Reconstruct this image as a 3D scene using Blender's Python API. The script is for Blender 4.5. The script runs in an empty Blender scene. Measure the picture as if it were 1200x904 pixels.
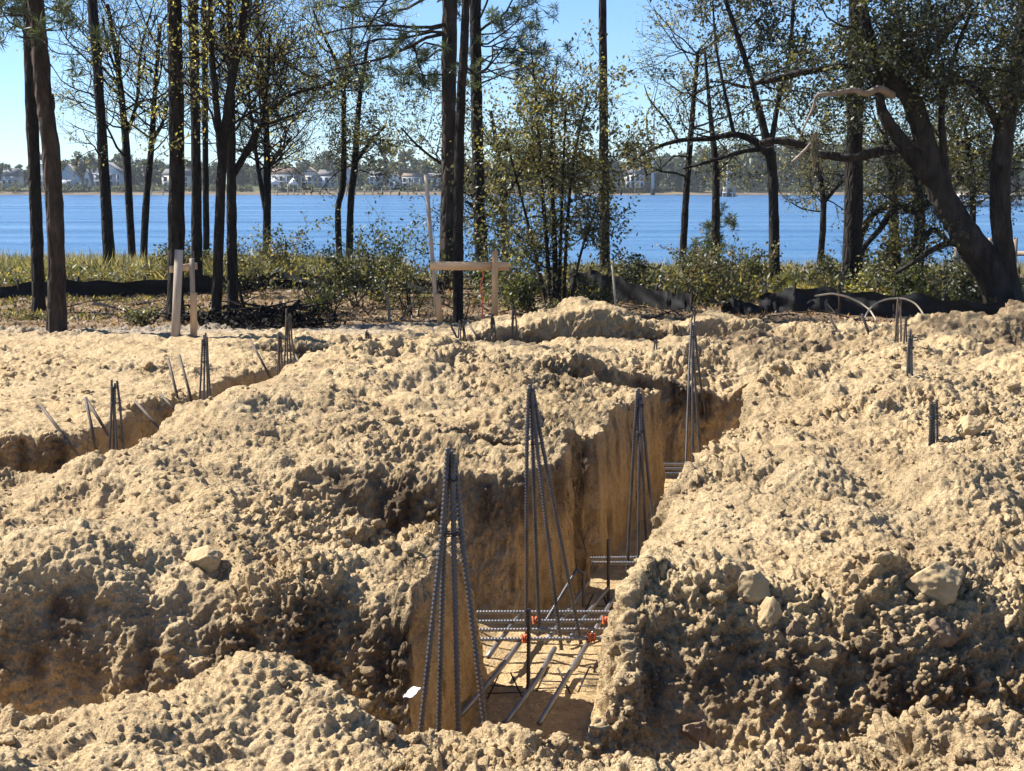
import bpy, math, random, numpy as np
from mathutils import Vector
random.seed(7); RNG = np.random.default_rng(11)
C = bpy.context.scene.collection
K = 0.64                       # design units -> metres
CAM_H, FPX, PITCH = 2.5, 1648.0, math.radians(8.08)
SC_, CC_ = math.sin(PITCH), math.cos(PITCH)

def P(px, py, Y):
    """point at depth Y that the survey photo sees at pixel (px,py)"""
    a = (px-600)/FPX; b = (452-py)/FPX
    d = (a, CC_+b*SC_, -SC_+b*CC_); t = Y/d[1]
    return np.array([a*t, Y, CAM_H+d[2]*t])
def X_at(px, Y, z):
    return (px-600)/FPX*(Y*CC_+(CAM_H-z)*SC_)

# ------------------------------------------------------------------ noise
def _h(i, j, k, s):
    i = i.astype(np.uint32); j = j.astype(np.uint32); k = k.astype(np.uint32)
    h = i*np.uint32(374761393) + j*np.uint32(668265263) + k*np.uint32(2147483647) + np.uint32((s*1274126177) & 0xffffffff)
    h = (h ^ (h >> np.uint32(13)))*np.uint32(1274126177)
    h = (h ^ (h >> np.uint32(16)))*np.uint32(2246822519)
    return h ^ (h >> np.uint32(13))
def _r(h): return (h & np.uint32(0xffffff)).astype(np.float32)/16777215.0
def vnoise(x, y, z, s=0):
    """smooth value noise, about -1..1"""
    xi, yi, zi = np.floor(x).astype(np.int64), np.floor(y).astype(np.int64), np.floor(z).astype(np.int64)
    fx, fy, fz = (x-xi).astype(np.float32), (y-yi).astype(np.float32), (z-zi).astype(np.float32)
    fx = fx*fx*fx*(fx*(fx*6-15)+10); fy = fy*fy*fy*(fy*(fy*6-15)+10); fz = fz*fz*fz*(fz*(fz*6-15)+10)
    out = 0
    for a in (0, 1):
        for b in (0, 1):
            for c in (0, 1):
                w = (fx if a else 1-fx)*(fy if b else 1-fy)*(fz if c else 1-fz)
                out = out + w*_r(_h(xi+a, yi+b, zi+c, s))
    return out*2-1
def n2(x, y, s=0):
    """2-D value noise"""
    xi, yi = np.floor(x).astype(np.int64), np.floor(y).astype(np.int64)
    fx, fy = (x-xi).astype(np.float32), (y-yi).astype(np.float32)
    fx = fx*fx*(3-2*fx); fy = fy*fy*(3-2*fy); z = np.zeros_like(xi)+s
    g = lambda a, b: _r(_h(xi+a, yi+b, z, 5))
    return ((g(0,0)*(1-fx)+g(1,0)*fx)*(1-fy)+(g(0,1)*(1-fx)+g(1,1)*fx)*fy)*2-1
def fbm2(x, y, s=0, o=3):
    t = 0; a = 1; q = 0
    for k in range(o):
        t = t+a*n2(x*2**k+k*7.3, y*2**k-k*3.1, s+k); q += a; a *= .5
    return t/q
def worley(x, y, z, s=0):
    """distance to nearest feature point, 2x2x2 search"""
    bx, by, bz = np.floor(x-.5).astype(np.int64), np.floor(y-.5).astype(np.int64), np.floor(z-.5).astype(np.int64)
    best = np.full(x.shape, 9., np.float32)
    for a in (0, 1):
        for b in (0, 1):
            for c in (0, 1):
                h = _h(bx+a, by+b, bz+c, s)
                px = bx+a+.5+(_r(h)-.5)*.8
                py = by+b+.5+(_r(h*np.uint32(2654435761)+np.uint32(77))-.5)*.8
                pz = bz+c+.5+(_r(h*np.uint32(40503)+np.uint32(991))-.5)*.8
                best = np.minimum(best, ((x-px)**2+(y-py)**2+(z-pz)**2).astype(np.float32))
    return np.sqrt(best)
def sst(a, b, x):
    t = np.clip((x-a)/(b-a), 0, 1); return t*t*(3-2*t)

# ------------------------------------------------------------------ mesh builder
ORG = {}
class MB:
    def __init__(s): s.V = []; s.F = []; s.T = []; s.n = 0
    def add(s, v, f, tint=None):
        v = np.asarray(v, float).reshape(-1, 3); f = np.asarray(f, np.int64)
        s.V.append(v); s.F.append(f+s.n); s.n += len(v)
        if tint is None: tint = np.full((len(v), 3), .5)
        tint = np.asarray(tint, float)
        if tint.ndim == 1: tint = np.tile(tint, (len(v), 1))
        s.T.append(tint)
    def tube(s, pts, rad, sides=6, cap=True, tint=None, wob=0):
        pts = np.asarray(pts, float); n = len(pts)
        rad = np.broadcast_to(np.asarray(rad, float), (n,))
        t = np.gradient(pts, axis=0); t /= np.linalg.norm(t, axis=1)[:, None]+1e-9
        ref = np.array([0.13, 1., .07]) if abs(t[:, 1]).max() < .93 else np.array([1., .05, .1])
        a = np.cross(t, ref); a /= np.linalg.norm(a, axis=1)[:, None]+1e-9
        b = np.cross(t, a)
        ang = np.linspace(0, 2*np.pi, sides, endpoint=False)
        rr = rad[:, None]*np.ones((n, sides))
        if wob: rr = rr*(1+wob*RNG.normal(0, 1, (n, sides)))
        v = pts[:, None]+rr[..., None]*(np.cos(ang)[None, :, None]*a[:, None]+np.sin(ang)[None, :, None]*b[:, None])
        i = np.arange(n-1)[:, None]*sides; j = np.arange(sides)[None]; j2 = (j+1) % sides
        f = np.stack([i+j, i+j2, i+sides+j2, i+sides+j], -1).reshape(-1, 4)
        v = v.reshape(-1, 3); base = s.n
        s.add(v, f, tint)
        if cap:
            c = np.array([pts[0], pts[-1]]); k = len(v)
            s.add(c, np.zeros((0, 4)), tint)
            j = np.arange(sides); j2 = (j+1) % sides
            s.F.append(np.stack([j2, j, np.full(sides, k)], -1)+base)
            s.F.append(np.stack([j, j2, np.full(sides, k+1)], -1)+base+np.array([(n-1)*sides, (n-1)*sides, 0]))
    def box(s, c, size, rz=0, tilt=None, tint=None, bev=0):
        hx, hy, hz = [q/2 for q in size]
        v = np.array([[x, y, z] for z in (-hz, hz) for y in (-hy, hy) for x in (-hx, hx)])
        f = [[0,2,3,1],[4,5,7,6],[0,1,5,4],[2,6,7,3],[0,4,6,2],[1,3,7,5]]
        if tilt:
            e = Vector((0, 0, 1)).rotation_difference(Vector(tilt)).to_matrix(); v = v @ np.array(e).T
        cz, sz = math.cos(rz), math.sin(rz)
        v = np.stack([v[:, 0]*cz-v[:, 1]*sz, v[:, 0]*sz+v[:, 1]*cz, v[:, 2]], 1)+np.asarray(c)
        s.add(v, f, tint)
    def build(s, name, mat, parent=None, origin=None, smooth=False, attrs=None):
        V = np.concatenate(s.V)*K; T = np.concatenate(s.T)
        org = ORG[parent.name] if parent else (np.asarray(origin, float)*K if origin is not None else np.array([V[:, 0].mean(), V[:, 1].mean(), V[:, 2].min()]))
        me = bpy.data.meshes.new(name)
        me.vertices.add(len(V)); me.vertices.foreach_set('co', (V-org).astype(np.float32).ravel())
        loops = np.concatenate([f.ravel() for f in s.F if len(f)]).astype(np.int32)
        tot = np.concatenate([np.full(len(f), f.shape[1]) for f in s.F if len(f)])
        st = np.concatenate([[0], np.cumsum(tot)[:-1]]).astype(np.int32)
        me.loops.add(len(loops)); me.loops.foreach_set('vertex_index', loops)
        me.polygons.add(len(tot)); me.polygons.foreach_set('loop_start', st)
        if smooth: me.polygons.foreach_set('use_smooth', np.ones(len(tot), bool))
        at = me.color_attributes.new('tint', 'FLOAT_COLOR', 'POINT')
        at.data.foreach_set('color', np.concatenate([T, np.ones((len(T), 1))], 1).astype(np.float32).ravel())
        me.update(calc_edges=True); me.materials.append(mat)
        o = bpy.data.objects.new(name, me); C.objects.link(o)
        if parent: o.parent = parent
        else: o.location = org
        ORG[o.name] = org
        return o
def tag(o, label, cat, group=None, kind=None):
    if label: o['label'] = label
    if cat: o['category'] = cat
    if group: o['group'] = group
    if kind: o['kind'] = kind
    return o
def empty(name, loc, label, cat, group=None):
    o = bpy.data.objects.new(name, None); C.objects.link(o); o.empty_display_size = .1
    o.location = np.asarray(loc)*K; ORG[o.name] = np.asarray(loc, float)*K
    return tag(o, label, cat, group)

# ------------------------------------------------------------------ materials
def newmat(name):
    m = bpy.data.materials.new(name); m.use_nodes = True; nt = m.node_tree
    for n in list(nt.nodes): nt.nodes.remove(n)
    out = nt.nodes.new('ShaderNodeOutputMaterial')
    N = lambda t, **kw: (lambda n: ([setattr(n, k, v) for k, v in kw.items()], n)[1])(nt.nodes.new(t))
    L = lambda a, b: nt.links.new(a, b)
    return m, nt, out, N, L
def ramp(N, fac, L, stops):
    r = N('ShaderNodeValToRGB'); e = r.color_ramp.elements
    while len(e) < len(stops): e.new(.5)
    for el, (p, c) in zip(e, stops): el.position = p; el.color = (*c, 1)
    L(fac, r.inputs[0]); return r.outputs[0]
def mixc(N, L, fac, a, b, mode='MIX'):
    m = N('ShaderNodeMix', data_type='RGBA', blend_type=mode)
    for sock, v in ((m.inputs[0], fac), (m.inputs[6], a), (m.inputs[7], b)):
        if hasattr(v, 'is_output'): L(v, sock)
        elif isinstance(v, (tuple, list)): sock.default_value = (*v, 1)
        else: sock.default_value = v
    return m.outputs[2]
def noise(N, L, co, scale, detail=4, rough=.55):
    n = N('ShaderNodeTexNoise'); n.inputs['Scale'].default_value = scale
    n.inputs['Detail'].default_value = detail; n.inputs['Roughness'].default_value = rough
    if co: L(co, n.inputs['Vector'])
    return n.outputs['Fac']
def bumpn(N, L, h, strength, dist, prev=None):
    b = N('ShaderNodeBump'); b.inputs['Strength'].default_value = strength; b.inputs['Distance'].default_value = dist
    L(h, b.inputs['Height'])
    if prev: L(prev, b.inputs['Normal'])
    return b.outputs[0]
def mapped(N, L, co, sc):
    m = N('ShaderNodeMapping'); m.inputs['Scale'].default_value = sc; L(co, m.inputs['Vector']); return m.outputs[0]
def attr_rgb(N, name='tint'):
    a = N('ShaderNodeAttribute'); a.attribute_name = name; return a
def prin(N, L, out, rough=.8, spec=.3, metal=0):
    p = N('ShaderNodeBsdfPrincipled'); p.inputs['Roughness'].default_value = rough
    p.inputs['Specular IOR Level'].default_value = spec; p.inputs['Metallic'].default_value = metal
    L(p.outputs[0], out.inputs[0]); return p

def mat_soil():
    m, nt, out, N, L = newmat('sandy_soil'); p = prin(N, L, out, .95, .12)
    co = N('ShaderNodeTexCoord').outputs['Object']
    a = attr_rgb(N); sep = N('ShaderNodeSeparateColor'); L(a.outputs['Color'], sep.inputs[0])
    n1 = noise(N, L, co, 2.2, 5, .6); n2_ = noise(N, L, co, 17, 5, .65); n3 = noise(N, L, co, 90, 4, .7)
    sand = ramp(N, n1, L, [(.3, (.47, .33, .175)), (.5, (.575, .425, .235)), (.7, (.67, .52, .315))])
    sand = mixc(N, L, .4, sand, ramp(N, n2_, L, [(.3, (.41, .30, .175)), (.62, (.65, .515, .325))]))
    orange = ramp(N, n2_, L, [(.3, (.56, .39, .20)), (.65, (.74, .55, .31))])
    col = mixc(N, L, sep.outputs[1], sand, orange)            # green: cut sand of the trench walls, paled to stand in for bounce light
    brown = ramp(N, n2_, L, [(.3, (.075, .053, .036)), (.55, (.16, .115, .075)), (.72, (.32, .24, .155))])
    col = mixc(N, L, sep.outputs[0], col, brown)              # red: topsoil, and shade painted on front faces
    grey = ramp(N, n2_, L, [(.3, (.26, .22, .18)), (.7, (.48, .43, .36))])
    col = mixc(N, L, sep.outputs[2], col, grey)               # blue: trodden grey sand with litter
    gr = ramp(N, n3, L, [(.3, (.72, .72, .72)), (.7, (1.12, 1.1, 1.08))])
    col = mixc(N, L, .8, col, gr, 'MULTIPLY')
    L(col, p.inputs['Base Color'])
    vo = N('ShaderNodeTexVoronoi'); vo.inputs['Scale'].default_value = 48; vo.feature = 'SMOOTH_F1'; vo.inputs['Smoothness'].default_value = .25
    wn = N('ShaderNodeTexNoise'); wn.inputs['Scale'].default_value = 30; L(co, wn.inputs['Vector'])
    ad = N('ShaderNodeVectorMath', operation='MULTIPLY_ADD'); L(wn.outputs['Color'], ad.inputs[0]); ad.inputs[1].default_value = (.03, .03, .03); L(co, ad.inputs[2]); L(ad.outputs[0], vo.inputs['Vector'])
    iv = N('ShaderNodeMath', operation='SUBTRACT'); iv.inputs[0].default_value = 1; L(vo.outputs['Distance'], iv.inputs[1])
    b = bumpn(N, L, iv.outputs[0], .8, .014); b = bumpn(N, L, n2_, 1., .055, b); b = bumpn(N, L, n3, 1., .016, b)
    L(b, p.inputs['Normal']); return m
def mat_simple(name, cols, scale=6, rough=.8, spec=.25, bump=.3, bdist=.01, stretch=(1, 1, 1), metal=0, usetint=False):
    m, nt, out, N, L = newmat(name); p = prin(N, L, out, rough, spec, metal)
    co = mapped(N, L, N('ShaderNodeTexCoord').outputs['Object'], stretch)
    n = noise(N, L, co, scale, 5, .62)
    c = ramp(N, n, L, [(.3+.4*i/(len(cols)-1), q) for i, q in enumerate(cols)])
    if usetint:
        c = mixc(N, L, 1.0, c, attr_rgb(N).outputs['Color'], 'MULTIPLY')
    L(c, p.inputs['Base Color'])
    if bump: L(bumpn(N, L, n, bump, bdist), p.inputs['Normal'])
    return m
def mat_leaf(name, trans=.5, gloss=.035):
    m, nt, out, N, L = newmat(name)
    a = attr_rgb(N).outputs['Color']
    d = N('ShaderNodeBsdfDiffuse'); t = N('ShaderNodeBsdfTranslucent'); g = N('ShaderNodeBsdfGlossy')
    g.inputs['Roughness'].default_value = .5; g.inputs['Color'].default_value = (.9, .95, 1, 1)
    L(a, d.inputs[0]); L(mixc(N, L, 1., a, (1.5, 1.45, .75), 'MULTIPLY'), t.inputs[0])
    m1 = N('ShaderNodeMixShader'); m1.inputs[0].default_value = trans; L(d.outputs[0], m1.inputs[1]); L(t.outputs[0], m1.inputs[2])
    m2 = N('ShaderNodeMixShader'); m2.inputs[0].default_value = gloss; L(m1.outputs[0], m2.inputs[1]); L(g.outputs[0], m2.inputs[2])
    L(m2.outputs[0], out.inputs[0]); return m
def mat_bark(name, dark, lite, sc=14):
    m, nt, out, N, L = newmat(name); p = prin(N, L, out, .9, .15)
    co = N('ShaderNodeTexCoord').outputs['Object']
    n = noise(N, L, mapped(N, L, co, (1, 1, .28)), sc, 6, .7); k = noise(N, L, co, 3.1, 3)
    v = N('ShaderNodeTexVoronoi'); v.feature = 'DISTANCE_TO_EDGE'; v.inputs['Scale'].default_value = sc*1.1
    L(mapped(N, L, co, (1, 1, .33)), v.inputs['Vector'])
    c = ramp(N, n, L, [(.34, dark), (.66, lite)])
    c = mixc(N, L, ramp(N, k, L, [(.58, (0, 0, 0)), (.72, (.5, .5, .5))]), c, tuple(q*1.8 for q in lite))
    L(c, p.inputs['Base Color'])
    b = bumpn(N, L, ramp(N, v.outputs['Distance'], L, [(0, (0, 0, 0)), (.25, (1, 1, 1))]), .8, .03)
    L(bumpn(N, L, n, .8, .02, b), p.inputs['Normal']); return m
def mat_water():
    m, nt, out, N, L = newmat('river_water'); p = prin(N, L, out, .12, .5)
    p.inputs['Base Color'].default_value = (.018, .085, .23, 1); p.inputs['IOR'].default_value = 1.33
    co = N('ShaderNodeTexCoord').outputs['Object']
    big = noise(N, L, mapped(N, L, co, (.012, .16, 1)), 1.0, 4, .6)
    L(ramp(N, big, L, [(.36, (.028, .085, .19)), (.55, (.05, .13, .26)), (.72, (.10, .20, .34))]), p.inputs['Base Color'])
    a = noise(N, L, mapped(N, L, co, (.9, 2.4, 1)), 1.1, 4, .6)
    b = bumpn(N, L, a, 1.0, .28); b = bumpn(N, L, big, .5, 1.2, b)
    L(ramp(N, big, L, [(.35, (.30, .30, .30)), (.7, (.14, .14, .14))]), p.inputs['Roughness'])
    L(b, p.inputs['Normal']); return m
M = {}
M['soil'] = mat_soil()
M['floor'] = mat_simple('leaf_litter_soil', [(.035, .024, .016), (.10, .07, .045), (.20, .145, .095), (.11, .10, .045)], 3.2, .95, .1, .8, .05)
M['leaf'] = mat_leaf('leaf'); M['needle'] = mat_leaf('pine_needles', .3, .04); M['dryleaf'] = mat_leaf('dry_leaf', .25, .03)
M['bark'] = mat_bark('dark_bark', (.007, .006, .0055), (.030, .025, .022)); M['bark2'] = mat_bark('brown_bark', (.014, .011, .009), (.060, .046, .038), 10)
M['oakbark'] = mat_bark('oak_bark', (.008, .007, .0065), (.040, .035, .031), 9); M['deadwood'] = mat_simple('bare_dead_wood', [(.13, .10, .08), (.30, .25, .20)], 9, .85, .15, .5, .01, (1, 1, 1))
M['steel'] = mat_simple('rebar_steel', [(.03, .031, .038), (.075, .076, .086), (.12, .088, .065)], 5, .45, .5, .2, .002, metal=.5)
M['skylit_steel'] = mat_simple('skylit_rebar', [(.10, .105, .12), (.20, .205, .225), (.24, .20, .17)], 5, .4, .5, .2, .002, metal=.65)  # lighter copy of the rebar steel, sky reflection put into its colour
M['rust'] = mat_simple('dull_rebar_steel', [(.04, .036, .034), (.10, .08, .066), (.17, .125, .09)], 6, .7, .3, .2, .002, metal=.2)
M['wire'] = mat_simple('tie_wire', [(.02, .02, .022), (.05, .05, .055)], 5, .6, .3, 0, metal=.4)
M['orange'] = mat_simple('orange_marking', [(.34, .075, .03), (.46, .12, .05)], 12, .7, .2, 0)
M['lumber'] = mat_simple('fresh_lumber', [(.42, .24, .11), (.56, .35, .18), (.62, .42, .24)], 4, .75, .2, .3, .004, (3, 3, .35))
M['lumberx'] = mat_simple('fresh_board', [(.42, .25, .13), (.58, .38, .21), (.64, .45, .27)], 4, .75, .2, .3, .004, (.35, 3, 3))
M['greywood'] = mat_simple('weathered_wood', [(.22, .18, .145), (.36, .31, .26), (.45, .40, .35)], 4, .85, .15, .4, .004, (3, 3, .3))
M['fabric'] = mat_simple('black_fabric', [(.006, .006, .007), (.016, .016, .018)], 7, .75, .2, .5, .02)
M['paper'] = mat_simple('white_scrap', [(.78, .78, .80), (.86, .86, .88)], 4, .6, .3, 0)
M['pink'] = mat_simple('pink_twine', [(.75, .12, .10), (.85, .2, .15)], 4, .7, .2, 0)
M['hoop'] = mat_simple('pale_cane', [(.27, .23, .17), (.38, .33, .26)], 6, .7, .2, .2, .003)
M['rock'] = mat_simple('clay_clod', [(.25, .18, .10), (.36, .27, .155), (.46, .355, .215)], 6, .95, .1, .8, .02)
M['darkclod'] = mat_simple('brown_clod', [(.11, .075, .05), (.19, .135, .09), (.28, .21, .14)], 6, .95, .1, .8, .02)
M['water'] = mat_water()
M['white'] = mat_simple('white_siding', [(.56, .58, .60), (.70, .71, .72)], 3, .7, .2, 0)
M['siding'] = mat_simple('pale_blue_siding', [(.34, .40, .46), (.44, .50, .55)], 1, .7, .2, 0)
M['tan'] = mat_simple('tan_siding', [(.46, .42, .36), (.55, .51, .45)], 1, .7, .2, 0)
M['greysid'] = mat_simple('grey_siding', [(.30, .33, .37), (.38, .41, .45)], 1, .7, .2, 0)
M['roof'] = mat_simple('grey_shingles', [(.10, .10, .115), (.18, .175, .18)], 2, .9, .15, .2, .02)
M['roofb'] = mat_simple('brown_shingles', [(.13, .095, .08), (.22, .17, .14)], 2, .9, .15, .2, .02)
M['glass'] = mat_simple('dark_window', [(.03, .04, .055), (.06, .075, .09)], 2, .1, .6, 0)
M['marsh'] = mat_simple('marsh_bank', [(.075, .06, .04), (.14, .11, .075), (.19, .15, .10)], .15, .95, .1, 0)
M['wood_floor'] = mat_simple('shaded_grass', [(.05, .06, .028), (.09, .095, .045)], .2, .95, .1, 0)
M['dock'] = mat_simple('dock_timber', [(.16, .12, .09), (.30, .25, .20)], 3, .85, .15, .3, .01)
M['pole'] = mat_simple('steel_pole', [(.30, .34, .38), (.40, .44, .48)], 1, .5, .4, 0)
M['moss'] = mat_leaf('hanging_moss', .3, .0)

# ------------------------------------------------------------------ the dug ground as a height field
LE = np.array([(5, -.95), (6.5, -.75), (7.7, -.64), (9.9, -.36), (10.9, -.12), (11.65, .06), (12.5, .62), (13.4, .75), (16.6, 1.72), (17.8, 1.95), (30, 4)])
RE = np.array([(5, -.2), (6.5, .05), (8, .33), (9.3, .58), (10.7, .95), (12.8, 1.62), (17, 2.75), (20, 3.3), (30, 5)])
FLOOR = -1.2
def trench_mask(x, y):
    wx = .12*fbm2(x*1.9, y*1.9, 40, 3)+.03*n2(x*7, y*7, 41); wy = .11*fbm2(x*1.8, y*1.8, 45, 2)+.03*n2(x*6, y*6, 46)
    X = x+wx; Y = y+wy
    le = np.interp(Y, LE[:, 0], LE[:, 1]); re = np.interp(Y, RE[:, 0], RE[:, 1])
    # main trench: steep left wall, slumped right bank
    m = sst(-.02, .10, X-le)*sst(-.50, .0, re-X+0*Y)*sst(6.3, 6.9, Y)*sst(18.05, 17.75, Y)
    def tr(y0, y1, x0, x1, wn=.35, wf=.12, fx0=.3, fx1=.3):
        return sst(y0-wn*.3, y0+wn*.7, Y)*sst(y1+wf*.6, y1-wf*.4, Y)*sst(x0-fx0, x0+fx0, X)*sst(x1+fx1, x1-fx1, X)
    m = np.maximum(m, tr(6.55, 7.75, -30, .2, .5, .75, .5, .3)*.93)                       # T0
    m = np.maximum(m, tr(6.35, 7.15, .3, 30, .6, .95, .5, .5)*.72)
    m = np.maximum(m, tr(10.02, 11.60, -1.25, .3, .14, .42, 1.35, .1))                        # T1
    m = np.maximum(m, tr(12.55, 13.38, -.9, .9, .12, .12, .5, .1))                          # T1b at the main trench
    m = np.maximum(m, tr(12.1, 13.9, -30, -3.6, .3, .14, .5, .3))                          # T1b left
    m = np.maximum(m, tr(16.65, 17.95, .6, 3.5, .16, .14, .5, .5))                          # T2
    m = np.maximum(m, tr(20.9, 21.9, -3.6, 3.3, .3, .2, .5, .9)*.8)                         # T3
    lx = np.interp(Y, [12.4, 14, 18.8, 21.5], [-4.8, -4.45, -3.45, -2.9])+.16*fbm2(Y*1.1, X*.3, 47, 3)
    m = np.maximum(m, sst(-.08, .30, X-lx)*sst(-.05, .3, lx+1.05-X)*sst(12.0, 12.4, Y)*sst(21.9, 21.5, Y))
    return m
def g2(x, y, cx, cy, rx, ry, h, rot=0):
    c, s = math.cos(rot), math.sin(rot); dx, dy = x-cx, y-cy
    a = (dx*c+dy*s)/rx; b = (-dx*s+dy*c)/ry
    return h*np.exp(-(a*a+b*b))
def surface(x, y):
    z = .05*fbm2(x*.35, y*.35, 1, 2)
    rough = fbm2(x*.9, y*.9, 3, 3)
    # spoil cover: thick between the trenches, none on the graded pad at the left
    lx = np.interp(y, [12.4, 14, 18.8, 21.5], [-4.8, -4.45, -3.45, -2.9])
    spoil = np.maximum(sst(-.2, .9, x-lx-.8), sst(13.0, 12.2, y))
    spoil = spoil*sst(25.4, 21.5, y+.25*np.clip(x, -6, 0))
    z = z+spoil*(.20+.20*rough+.15*fbm2(x*1.9, y*1.9, 9, 3))
    z = z+g2(x, y, -1.55, 6.15, .5, .4, .15)+g2(x, y, -2.6, 5.9, .8, .4, .08)+g2(x, y, -.75, 6.0, .4, .3, .03)-g2(x, y, .15, 6.0, .6, .6, .17)
    z = z-g2(x, y, 2.2, 5.9, 2.2, .6, .20)-g2(x, y, -2.0, 6.2, 2.4, .6, .22)-g2(x, y, 0, 4.2, 4, .9, .08)+g2(x, y, 1.9, 5.1, .6, .3, .1)
    z = z+g2(x, y, -2.6, 8.6, 1.5, .7, .10)-g2(x, y, -.5, 9.6, .8, .8, .31)-g2(x, y, -4.4, 11.6, 1.0, 1.1, .30)
    z = z+g2(x, y, -2.5, 14.2, 1.0, 1.6, .26, -.3)+g2(x, y, -3.2, 11.3, 1.2, .7, .05)+g2(x, y, -1.9, 17.2, 1.0, 1.3, .14)+g2(x, y, -.2, 17.3, 1.8, 2.0, .16)
    pad = (1-spoil)*sst(25, 23, y); z = z+pad*(.09*fbm2(x*1.1, y*1.1, 11, 3)+.05*np.abs(n2(x*2.6, y*2.6, 12)))-g2(x, y, -.6, 20.2, 1.7, .9, .2)
    z = z-g2(x, y, -.3, 11.9, 1.3, .5, .22)-g2(x, y, .5, 13.6, .8, .8, .10)
    z = z+g2(x, y, 1.35, 22.4, .75, .8, .48)+g2(x, y, .3, 22.8, .9, .6, .22)+g2(x, y, 3.2, 22.6, .7, .6, .26)
    z = z-g2(x, y, 2.8, 18.5, 1.5, .6, .42)+g2(x, y, 3.1, 15.6, .9, .9, .16)+g2(x, y, 3.6, 11.2, 1.7, 2.2, .26, .3)+g2(x, y, 2.2, 9.3, .8, 1.2, .12)+g2(x, y, 4.5, 14.5, 1.5, 1.5, .12)
    z = z+g2(x, y, 2.9, 7.6, 1.5, .5, .10)+g2(x, y, 7.8, 21.6, 1.5, .8, .34)+g2(x, y, 5.2, 24.0, 1.2, .6, .10)
    return z, spoil
def edge_y(x): return 25.0+.9*fbm2(x*.3, x*.1+3, 60, 3)+.05*x
def H(x, y):
    z, sp = surface(x, y)
    m = trench_mask(x, y)
    fl = FLOOR+.05*fbm2(x*1.5, y*1.5, 20, 2)
    z = z*(1-m)+fl*m
    return z-.35*sst(0, .9, y-edge_y(x)), m, sp

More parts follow.
